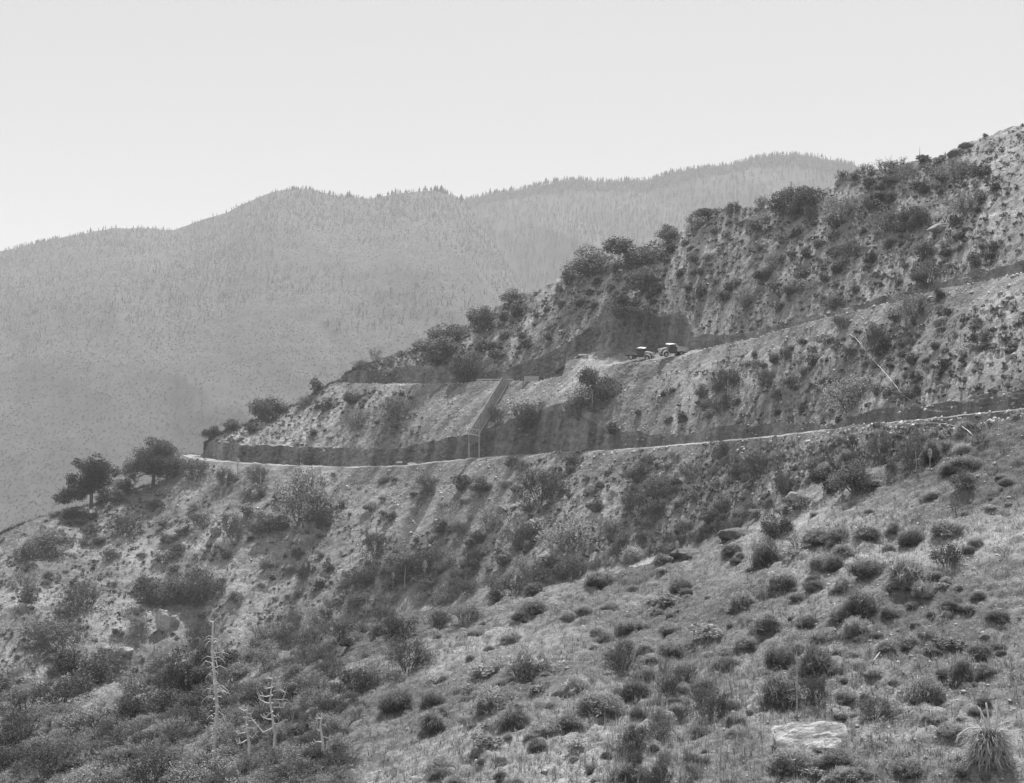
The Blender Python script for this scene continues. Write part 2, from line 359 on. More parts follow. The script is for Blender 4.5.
tfade = np.clip((rows-SEG['gully'][0])/40.0, 0, 1)[:, None]
D = np.where(isnear[:, None], near_d, near_d*(1-tfade) + far_d*tfade)
D = D*(1-.85*streak)-1.8*np.minimum(1, streak*1.6)
# road shoulders: keep the broad shape small where the roads run so that they stay even
roadk = np.ones(R)
for nm in ('road', 'road2'):
    a, b = SEG[nm]
    roadk = np.minimum(roadk, np.clip(np.minimum(abs(rows-a), abs(rows-b))/16.0, 0, 1)); roadk[a:b+1] = 0
roadk = 0.06 + 0.94*roadk
def ramp01(a, b): return np.clip((us-a)/(b-a), 0, 1)[None, :]
wk = np.ones((R, NCOL))
for nm, rmp in (('road', ramp01(176, 196)), ('road2', ramp01(336, 352))):
    a, b = SEG[nm]; k1 = np.clip(np.minimum(abs(rows-a), abs(rows-b))/16.0, 0, 1); k1[a:b+1] = 0; k1 = (0.06+0.94*k1)[:, None]
    wk = wk*(1-rmp) + wk*k1*rmp
cutw = np.ones((R, NCOL))
for nm, rmp in (('road', ramp01(176, 196)), ('cut', ramp01(198, 212)), ('road2', ramp01(336, 352)), ('cut2', ramp01(336, 352))):
    a, b = SEG[nm]; k1 = Ws.copy(); k1[:max(0, a-3)] = 1; k1[b+4:] = 1; cutw = np.minimum(cutw, 1-rmp+rmp*k1[:, None])
oth = Ws.copy(); oth[SEG['low'][0]+4:SEG['back'][0]] = 1
D = D*oth[:, None]*cutw*wk
a, b = SEG['road2']; D[a:b+1] += (.55*np.clip(1-abs(us-592)/26, 0, 1)*(fbm(Xr[a:b+1]/1.1, Yr[a:b+1]/1.1, 4, 81, .7)+.35)+.05*fbm(Xr[a:b+1]/.5, Yr[a:b+1]/.5, 3, 84))*ramp01(352, 372)*np.sin(np.pi*np.linspace(0, 1, b-a+1))[:, None]
D[:SEG['near'][0]+1] *= np.linspace(0.3, 1, SEG['near'][0]+1)[:, None]
Zr = Zr + D
for nm, c0 in (('cut', 206), ('cut2', 342)):
    a, b = SEG[nm]; t_ = np.linspace(0, 1, b-a+1)[:, None]; x_, z_ = Xr[a:b+1], Zr[a:b+1]
    env = np.sin(np.pi*np.clip(t_, 0, 1))**.5*ramp01(c0, c0+8)
    dy = 1.1*fbm(x_/4+z_*.25, z_/4, 3, 61) + .9*(abs(fbm(x_/1.5+z_*.4, z_/1.6, 3, 63))-.15) + .9*fbm(x_/.8, z_/.6, 3, 66, .75)
    Yr[a:b+1] += np.clip(dy, -1., 1.)*env*np.minimum(1, np.ptp(Zr[a:b+1], axis=0)/4.0); Xr[a:b+1] = (us-CX)/F*Yr[a:b+1]
grassy = np.clip(0.5 + 1.6*fbm(Xr/9, Yr/9, 3, 50), 0, 1)*(1-spoil) + spoil*np.clip(.5+1.7*fbm(q/2.2, p_/22, 4, 52), 0, 1)
lt = np.zeros((R, NCOL))
for nm, k_ in (('mid', .45), ('top', .5)): lt[SEG[nm][0]:SEG[nm][1]+1] = k_
grassy = np.where(spoil > .5, grassy, grassy*(1-lt)+lt*np.clip(grassy*.6+.55, 0, 1))
grassy[SEG['low'][0]:SEG['low'][1]] *= .8
grassy = grassy*(1-streak)  # lower tone in the channel too, deepening its painted shade
zone = np.stack([spoil, grassy, np.clip(streak*1.5, 0, 1), U*0+1], -1)     # .b: shade of the slide channel, put into the earth colour
P = np.stack([Xr, Yr, Zr], -1)
VV = CY - F*Zr/Yr                                                # picture row of each ground point

def sheet(name, a, b, mat, colmask=None):
    n = b-a+1; idx = np.arange(n*NCOL).reshape(n, NCOL)
    f = np.stack([idx[:-1, :-1], idx[:-1, 1:], idx[1:, 1:], idx[1:, :-1]], -1)
    if colmask is not None: f = f[:, colmask[:-1] & colmask[1:]]
    f = f.reshape(-1, 4)
    pv = P[a:b+1].reshape(-1, 3)
    area = np.linalg.norm(np.cross(pv[f[:, 2]]-pv[f[:, 0]], pv[f[:, 3]]-pv[f[:, 1]]), axis=1)
    f = f[area > 1e-6]
    used = np.unique(f); remap = np.zeros(n*NCOL, int); remap[used] = np.arange(len(used))
    return structure(name, mesh_np(name, pv[used], remap[f], mat, True, zone[a:b+1].reshape(-1, 4)[used]))
sheet('near_hillside', 0, SEG['gully'][1], MAT['near'])
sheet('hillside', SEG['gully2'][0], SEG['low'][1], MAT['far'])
sheet('road', SEG['road'][0], SEG['road'][1], MAT['road'], us >= 182)
sheet('road_cut_bank', SEG['cut'][0], SEG['cut'][1], MAT['cut'], us >= 202)
sheet('hillside', SEG['mid'][0], SEG['mid'][1], MAT['far'], us >= 202)
sheet('road', SEG['road2'][0], SEG['road2'][1], MAT['road'], us >= 339)
sheet('road_cut_bank', SEG['cut2'][0], SEG['cut2'][1], MAT['cut'], us >= 339)
sheet('hillside', SEG['top'][0], SEG['top'][1], MAT['far'], us >= 339)
sheet('hillside', SEG['back'][0], R-1, MAT['far'])

def hit(u, v, rows_from=None):
    """where the sight line through picture point (u, v) first meets the ground"""
    c = int(np.argmin(abs(us-u))); a = SEG['near'][0]-8 if rows_from is None else SEG[rows_from][0]; b = SEG['back'][0]
    col = VV[a:b+1, c]; k = np.nonzero(col <= v)[0]
    i = a + (int(k[0]) if len(k) else int(np.argmin(col)))
    if len(k) and k[0] > 0 and rows_from is None:
        v0, v1 = VV[i-1, c], VV[i, c]; tt = np.clip((v0-v)/max(v0-v1, 1e-6), 0, 1)
        if abs(P[i, c, 1]-P[i-1, c, 1]) < 6: pt = P[i-1, c]*(1-tt)+P[i, c]*tt
        else: pt = P[i, c]
    else: pt = P[i, c]
    return Vector((float((u-CX)/F*pt[1]), float(pt[1]), float(pt[2])))
def row_of(u, v):
    c = int(np.argmin(abs(us-u))); a = SEG['near'][0]-8
    k = np.nonzero(VV[a:SEG['back'][0]+1, c] <= v)[0]; return a + int(k[0]) if len(k) else SEG['back'][0]
def ground_z(x, y):
    """ground height at a world point of the far or near slope"""
    c = int(np.argmin(abs(us-(CX+F*x/y)))); return float(np.interp(y, Yr[:, c], Zr[:, c]))

# ------------------------------------------------------------------ far mountains, valley floor
def mountain(name, sky_v, Ysky, Ybase, zbase, seed, rows=150, amp=1.0):
    mu = np.arange(-700, 1750, 2.0); x = np.array(sorted(sky_v))
    sv = np.interp(mu, x, np.array([sky_v[k] for k in x], float)) + 1.2*fbm(mu/14, mu*0, 3, seed)
    ys, zs = Ysky + 90*np.sin(mu/170+seed), 0
    zs = (CY-sv)/F*ys
    Yl, Zl = [], []
    for k in range(rows+1):
        t = k/rows; Yl.append(Ybase*(1-t)+ys*t); Zl.append(zbase*(1-t**0.92)+zs*t**0.92)
    for k in range(1, 16):
        t = k/15; Yl.append(ys+500*t); Zl.append(zs-(zs-zbase)*t**1.4)
    Yl, Zl = np.array(Yl), np.array(Zl); Xl = (mu-CX)/F*Yl
    env = np.concatenate([np.sin(np.pi*np.clip(np.linspace(0, 1, rows+1), 0, 1))**0.6, np.linspace(0, 1, 15)])[:, None]
    wx = Xl + 60*fbm(Xl/300, Yl/300, 2, seed+5); wy = Yl + 60*fbm(Xl/300, Yl/300, 2, seed+9)
    sp = wx*0.8 + wy*0.35
    rid = 1-2*abs(fbm(sp/260, wy/900, 3, seed+1)) ; rid2 = 1-2*abs(fbm(sp/90, wy/260, 3, seed+2))
    Zl = Zl + env*amp*(34*(rid-0.75) + 8*(rid2-0.75) + 4*fbm(Xl/22, Yl/22, 3, seed+3))
    pv = np.stack([Xl, Yl, Zl], -1); n = len(Yl); idx = np.arange(n*len(mu)).reshape(n, -1)
    f = np.stack([idx[:-1, :-1], idx[:-1, 1:], idx[1:, 1:], idx[1:, :-1]], -1).reshape(-1, 4)
    structure(name, mesh_np(name, pv.reshape(-1, 3), f, MAT['mount'], True, np.tile([0, .5, 0, 1], (n*len(mu), 1))))
    return mu, pv, rows
skyL = {-700: 380, -300: 300, -100: 272, 15: 249, 40: 242, 60: 238, 90: 232, 120: 227.5, 150: 229, 175: 230, 200: 221, 230: 211, 250: 201, 270: 193, 290: 188.5, 310: 189.5, 330: 194, 350: 198, 375: 198, 400: 193, 425: 191.5, 440: 191, 455: 195, 465: 203, 490: 240, 520: 282, 560: 310, 650: 340, 900: 380, 1750: 470}
skyR = {-700: 330, 200: 240, 400: 215, 450: 203, 465: 200, 490: 195, 520: 190, 545: 184, 570: 180.5, 600: 181, 630: 181, 650: 179, 670: 173, 690: 170, 730: 164, 760: 157, 780: 154.5, 800: 154.5, 820: 158, 840: 162, 860: 167, 900: 176, 1000: 200, 1750: 300}
mL = mountain('mountain', skyL, 2050, 720, -168, 101)
mR = mountain('mountain', skyR, 2400, 1500, -168, 131)
vp = np.array([(-4400, -400, -169), (4400, -400, -169), (4400, 4700, -169), (-4400, 4700, -169)], float)
structure('valley_ground', mesh_np('valley_ground', vp, np.array([[0, 1, 2, 3]]), MAT['valley'], False, np.tile([0, .5, 0, 1], (4, 1))))

def conifer_soup(pos, h, rad, k=5):
    """jagged low trees: three stacked cones each, as one triangle soup"""
    n = len(pos); V, Fc = [], []
    base = 0
    for tier, (z0, z1, rr) in enumerate(((0.12, 0.55, 1.0), (0.36, 0.8, 0.72), (0.62, 1.0, 0.42))):
        a0 = rng.random(n)*6.28
        ring = [np.stack([pos[:, 0]+np.cos(a0+2*np.pi*i/k)*rad*rr*(0.7+0.6*rng.random(n)), pos[:, 1]+np.sin(a0+2*np.pi*i/k)*rad*rr*(0.7+0.6*rng.random(n)), pos[:, 2]+h*(z0+0.08*rng.random(n))], -1) for i in range(k)]
        top = np.stack([pos[:, 0], pos[:, 1], pos[:, 2]+h*z1], -1)
        V += ring + [top]
        ids = [base+i*n+np.arange(n) for i in range(k+1)]
        for i in range(k): Fc.append(np.stack([ids[i], ids[(i+1) % k], ids[k]], -1))
        base += (k+1)*n
    return np.concatenate(V), np.concatenate(Fc)
def scrub_soup(pos, r, n_faces=7):
    n = len(pos); V = []; 
    for i in range(n_faces):
        c = pos + np.stack([rng.normal(0, .45, n)*r, rng.normal(0, .45, n)*r, (0.15+0.6*rng.random(n))*r], -1)
        a = rng.normal(0, 1, (n, 3)); a /= np.linalg.norm(a, axis=1)[:, None]; b = np.cross(a, rng.normal(0, 1, (n, 3))); b /= np.linalg.norm(b, axis=1)[:, None]
        s = (0.55*r)[:, None]
        V += [np.stack([c-a*s-b*s, c+a*s-b*s, c+a*s+b*s, c-a*s+b*s], 1)]
    V = np.concatenate(V).reshape(-1, 3); return V, np.arange(len(V)).reshape(-1, 4)
def on_mountain(mt, n, lo, hi, umin, umax):
    mu, pv, rows = mt; ci = np.nonzero((mu > umin) & (mu < umax))[0]
    r = (lo + (hi-lo)*rng.random(n))*rows; c = rng.choice(ci, n)
    r0 = np.clip(r.astype(int), 0, rows-1); tt = (r-r0)[:, None]
    q = pv[r0, c]*(1-tt)+pv[r0+1, c]*tt; q[:, 0] += rng.uniform(-1, 1, n)*q[:, 1]/F
    return q, r/rows
pl, rl = on_mountain(mL, 110000, 0.0, 1.0, -60, 900)
keep = vn(pl[:, 0]/90, pl[:, 1]/90, 60) + vn(pl[:, 0]/30, pl[:, 1]/30, 61)*0.6 > -0.62 + 0.5*(rng.random(len(pl))-0.5)
pl, rl = pl[keep], rl[keep]
v_, f_ = scrub_soup(pl, .4 + .6*rng.random(len(pl))**2, 4)
stuff('chaparral', mesh_np('chaparral', v_, f_, MAT['scrub']), 'hazy chaparral scrub speckling the lower flank of the far mountain', 'scrub')
pl, rl = on_mountain(mL, 16000, 0.45, 1.0, -60, 700)
den = np.clip((rl-0.55)/0.4, 0, 1)*0.8 + vn(pl[:, 0]/140, pl[:, 1]/140, 63)*0.9 + (pl[:, 0] > -400)*0.1
k_ = rng.random(len(pl)) < den; pl = pl[k_]
pr, rr_ = on_mountain(mR, 22000, 0.25, 1.0, 380, 1100)
k_ = rng.random(len(pr)) < 0.65 + vn(pr[:, 0]/160, pr[:, 1]/160, 64)*0.9; pr = pr[k_]
pc, _ = on_mountain(mR, 3500, .955, 1.0, 380, 1100); pr = np.concatenate([pr, pc]); pos = np.concatenate([pl, pr]); hh = 4 + 5*rng.random(len(pos)); hh[len(pl):] *= 1.2
v_, f_ = conifer_soup(pos, hh, hh*0.17, 4)
stuff('forest', mesh_np('forest', v_, f_, MAT['conifer']), 'far off conifer forest covering the upper flanks of the hazy mountains', 'forest')
# each tree one can tell apart on the skyline
def conifer_variant(i):
    r = np.random.default_rng(300+i); n = 34; V, Fc = [], []
    for k in range(n):
        z = 0.15 + 0.85*(k/n); rad = (1-z)*0.24*(0.5+0.9*r.random()) + 0.02; a = r.random()*6.28
        for s in range(3):
            aa = a+s*2.1; b = len(V)
            V += [(0, 0, z+0.03), (math.cos(aa-.5)*rad, math.sin(aa-.5)*rad, z-0.05-0.05*r.random()), (math.cos(aa+.5)*rad, math.sin(aa+.5)*rad, z-0.02)]
            Fc.append((b, b+1, b+2))
    b = len(V); V += [(-.022, 0, -.05), (.022, 0, -.05), (0, 0, .98), (0, .022, -.05)]; Fc += [(b, b+1, b+2), (b+1, b+3, b+2), (b+3, b, b+2)]
    return mesh_np('conifer', np.array(V), np.array(Fc), MAT['conifer'])
conv = [conifer_variant(i) for i in range(6)]
def skyline_trees(mt, spans, label, group):
    mu, pv, rows = mt
    for u0, u1, n, hlo, hhi in spans:
        for u in np.clip(rng.choice(rng.uniform(u0, u1, max(4, n//3)), n) + rng.normal(0, (u1-u0)/40+1.2, n), u0, u1):
            c = int(np.argmin(abs(mu-u))); p = pv[rows, c].copy(); h = .85*(hlo+(hhi-hlo)*random.random()**1.7)*p[1]/F
            o = thing('conifer_tree', conv[random.randrange(6)], (p[0]+(u-mu[c])/F*p[1], p[1]+random.uniform(-8, 4), p[2]-0.6), label, 'tree', group, random.random()*6, (h*random.uniform(.9, 2.0),)*2+(h,))
skyline_trees(mL, [(16, 95, 26, 2.5, 6.5), (120, 270, 12, 1.5, 3), (285, 345, 18, 3, 6), (345, 420, 24, 3.5, 9), (420, 462, 22, 4, 8.5)], 'tiny hazy conifer on the skyline of the nearer far mountain', 'conifers on the nearer mountain skyline')
skyline_trees(mR, [(462, 520, 22, 4, 8), (520, 600, 34, 3.5, 8), (600, 680, 28, 3, 6.5), (680, 860, 46, 2.5, 5.5)], 'tiny hazy conifer on the skyline of the mountain rising behind the spur', 'conifers on the farther mountain skyline')

# ------------------------------------------------------------------ plants
def unit(v): return v/np.maximum(np.linalg.norm(v, axis=-1, keepdims=True), 1e-9)
def leaves(c, size, r, nrm=None, asp=0.55):
    n = len(c); a = unit(r.normal(0, 1, (n, 3)))
    if nrm is not None: a = unit(a*0.8 + nrm*0.6)
    b = unit(np.cross(a, r.normal(0, 1, (n, 3)))); d = np.cross(a, b); s = (size*(0.6+0.8*r.random(n)))[:, None]
    V = np.stack([c-b*s, c+d*s*asp, c+b*s, c-d*s*asp], 1).reshape(-1, 3)
    return V, np.arange(4*n).reshape(-1, 4)
def blob_points(r, n, centers, rads, squash=0.85):
    k = r.choice(len(centers), n, p=np.array(rads)**2/np.sum(np.array(rads)**2))
    d = unit(r.normal(0, 1, (n, 3))); rad = (0.45+0.6*r.random(n)**0.6)
    lump = 1 + 0.5*vn(d[:, 0]*3+k, d[:, 1]*3+d[:, 2]*2, 5)
    off = d*(np.array(rads)[k]*rad*lump)[:, None]; off[:, 2] *= squash
    return np.array(centers)[k] + off, d
def dense_variant(i, n=2600, leaf=0.028):
    """unit shrub (1 wide, 1 high): foliage mesh, stem mesh"""
    r = np.random.default_rng(500+i); k = r.integers(11, 17)
    cs, rs = [], []
    for j in range(k):
        a = r.random()*6.28; d = 0.38*math.sqrt(r.random()); z_ = 0.10+0.66*r.random()**.8*(1-(d/.45)**2); cs.append((math.cos(a)*d, math.sin(a)*d, z_)); rs.append(0.13+0.11*r.random())
    c, d = blob_points(r, n, cs, rs)
    c = c[c[:, 2] > -0.06]
    V, Fc = leaves(c, leaf, r)
    sprig = r.choice(len(c), 60); sv = c[sprig]; V2, F2 = leaves(sv + unit(sv-np.array([0, 0, .3]))*0.07*r.random((60, 1)), leaf*0.9, r)
    V = np.concatenate([V, V2]); Fc = np.concatenate([Fc, F2+len(V)-len(V2)])
    mb = MB()
    for q in cs: mb.tube([(q[0]*.15, q[1]*.15, -0.1), (q[0]*.6, q[1]*.6, q[2]*.5), q], [0.018, 0.012, 0.005], 5, False)
    return mesh_np('foliage', V, Fc, MAT['dense']), mb.mesh('stem', MAT['bark'])
def twiggy_variant(i, n=1500, leaf=0.016, mat='pale', bare=False):
    r = np.random.default_rng(700+i); mb = MB(); tips = []
    def grow(p, d, L, rad, lev):
        q = p + d*L; m_ = (p+q)/2 + Vector(r.normal(0, .06, 3))*L
        mb.tube([p, m_, q], [rad, rad*.8, rad*.55], 3, False); tips.append((p, q, lev))
        if lev < 3:
            for _ in range(3 if lev < 2 else 2):
                nd = (d + Vector(r.normal(0, .48, 3)) + Vector((0, 0, .12))).normalized(); grow(p+(q-p)*(0.55+0.45*r.random()), nd, L*(0.55+0.25*r.random()), rad*.55, lev+1)
    for j in range(9):
        a = j*0.7+r.random(); t = 0.25+0.75*r.random()
        d = Vector((math.cos(a)*t*.75, math.sin(a)*t*.75, 1.0)).normalized(); grow(Vector((math.cos(a)*.03, math.sin(a)*.03, -.08)), d, 0.36, 0.011, 0)
    if bare: n = n//4
    tp = [t for t in tips if t[2] >= 1]; k = r.choice(len(tp), n); f = r.random(n)
    c = np.array([tp[i][0].lerp(tp[i][1], f[j]) for j, i in enumerate(k)]) + r.normal(0, .018, (n, 3))
    V, Fc = leaves(c, leaf, r)
    if not bare:
        ext = np.array([tuple(t[1]) for t in tips]); e = np.percentile(np.hypot(ext[:, 0], ext[:, 1]), 90); tz = np.percentile(ext[:, 2], 95); bc, br = [], []
        for j in range(13):
            a = r.random()*6.28; d = .8*e*math.sqrt(r.random()); bc.append((math.cos(a)*d, math.sin(a)*d, tz*(.12+.68*r.random()*(1-(d/(1.1*e))**2)))); br.append(e*(.25+.2*r.random()))
        cc_, _ = blob_points(r, n, bc, br); cc_ = cc_[cc_[:, 2] > -.03]; V2, F2 = leaves(cc_, leaf*.95, r); Fc = np.concatenate([Fc, F2+len(V)]); V = np.concatenate([V, V2])
    allv = np.array(mb.v); s = 1.0/np.array([max(np.ptp(allv[:, 0]), np.ptp(allv[:, 1])), max(np.ptp(allv[:, 0]), np.ptp(allv[:, 1])), allv[:, 2].max()])
    V = V*s; mb.v = [tuple(x) for x in allv*s]
    return mesh_np('foliage', V, Fc, MAT[mat]), mb.mesh('stem', MAT['bark'])
def mound_variant(i, n=6500):
    """broom-like dome of fine upright blades"""
    r = np.random.default_rng(900+i); a = r.random(n)*6.28; el = np.arcsin(r.random(n)**1.1)
    d = np.stack([np.cos(a)*np.cos(el), np.sin(a)*np.cos(el), np.sin(el)], -1)
    lump = 1 + 0.5*vn(a*1.6+i*9, el*2.5, 3) + 0.32*vn(a*4, el*5+i, 4)
    tip = d*np.array([.5, .5, 1.0])*(lump*(0.72+0.36*r.random(n)))[:, None]; tip[:, 2] = np.maximum(tip[:, 2], 0.02)
    tip *= 0.55+0.45*r.random((n, 1))**.5; root = tip - (d*.6+r.normal(0, .42, (n, 3)))*np.array([.13, .13, .26])*(.6+.8*r.random((n, 1))); root[:, 2] = np.maximum(root[:, 2], -.05)
    tip = tip + r.normal(0, .02, (n, 3)); side = unit(np.cross(tip-root, r.normal(0, 1, (n, 3))))*0.0058
    mid = (root+tip)/2 + r.normal(0, .012, (n, 3))
    V = np.stack([root-side, root+side, mid+side*.9, tip, mid-side*.9], 1).reshape(-1, 3)
    idx = np.arange(5*n).reshape(-1, 5)
    return mesh_np('mound', V, idx, MAT['blade'])
def small_variant(i, mat, n=320, leaf=0.075):
    r = np.random.default_rng(1100+i); cs, rs = [], []
    for j in range(5):
        a = r.random()*6.28; d = 0.26*math.sqrt(r.random()); cs.append((math.cos(a)*d, math.sin(a)*d, 0.14+0.4*r.random())); rs.append(0.2+0.1*r.random())
    c, _ = blob_points(r, n, cs, rs); c = c[c[:, 2] > -.02]
    V, Fc = leaves(c, leaf, r); return mesh_np('shrub', V, Fc, MAT[mat])
DENSE = [dense_variant(i) for i in range(6)]
DENSEF = [dense_variant(20+i, 5200, 0.02) for i in range(4)]
TWIG = [twiggy_variant(i, 2000) for i in range(5)]
TWIGD = [twiggy_variant(10+i, 2200, 0.015, 'oak') for i in range(3)]
BARE = [twiggy_variant(20+i, 1500, 0.014, 'pale', True) for i in range(2)]
MOUND = [mound_variant(i) for i in range(6)]
SMALL = [small_variant(i, 'dense') for i in range(6)]
SMALLP = [small_variant(10+i, 'pale', 360, 0.06) for i in range(4)]

def normalise(pair):
    """scale a plant so that nearly all of it fills one unit across and one unit up"""
    ms = pair if isinstance(pair, tuple) else (pair,)
    co = np.zeros(len(ms[0].vertices)*3, np.float32); ms[0].vertices.foreach_get('co', co); co = co.reshape(-1, 3)
    rad = np.percentile(np.hypot(co[:, 0], co[:, 1]), 88); top = np.percentile(co[:, 2], 99.6); k = np.array([.5/rad, .5/rad, 1/top], np.float32)
    for m_ in ms:
        c = np.zeros(len(m_.vertices)*3, np.float32); m_.vertices.foreach_get('co', c); m_.vertices.foreach_set('co', (c.reshape(-1, 3)*k).ravel()); m_.update()
for _l in (DENSE, DENSEF, TWIG, TWIGD, BARE, MOUND, SMALL, SMALLP):
    for _p in _l: normalise(_p)
def with_parts(name, pair, loc, label, cat, group, rz, scale):
    o = thing(name, None, loc, label, cat, group, rz, scale); o.empty_display_size = 0.3
    link('foliage', pair[0], o); link('stem', pair[1], o); return o
def plant(u, v, wpx, hpx, kind, label, group=None):
    p = hit(u, v); Y = p.y; wm, hm = wpx*Y/F, hpx*Y/F
    p.z -= 0.08*hm; rz = random.random()*6.28
    wd = wm*1.17; sc = (wd, wd, hm*.93)
    if kind == 'M': return thing('broom_mound', random.choice(MOUND), p, label, 'shrub', group, rz, (wm, wm, hm))
    if kind == 'D':
        if wpx < 13: sc = (wd, wd, hm*1.15)
        if wpx < 13: return thing('shrub', random.choice(SMALL), p, label, 'shrub', group, rz, sc)
        return with_parts('shrub', random.choice(DENSEF if wpx > 26 else DENSE), p, label, 'shrub', group, rz, sc)
    if kind == 'P': return thing('grey_shrub', random.choice(SMALLP), p, label, 'shrub', group, rz, sc)
    if kind == 'W': return with_parts('twiggy_shrub', random.choice(TWIG), p, label, 'shrub', group, rz, sc)
    if kind == 'O': return with_parts('twiggy_shrub', random.choice(TWIGD), p, label, 'shrub', group, rz, sc)
    if kind == 'B': return with_parts('bare_shrub', random.choice(BARE), p, label, 'shrub', group, rz, sc)

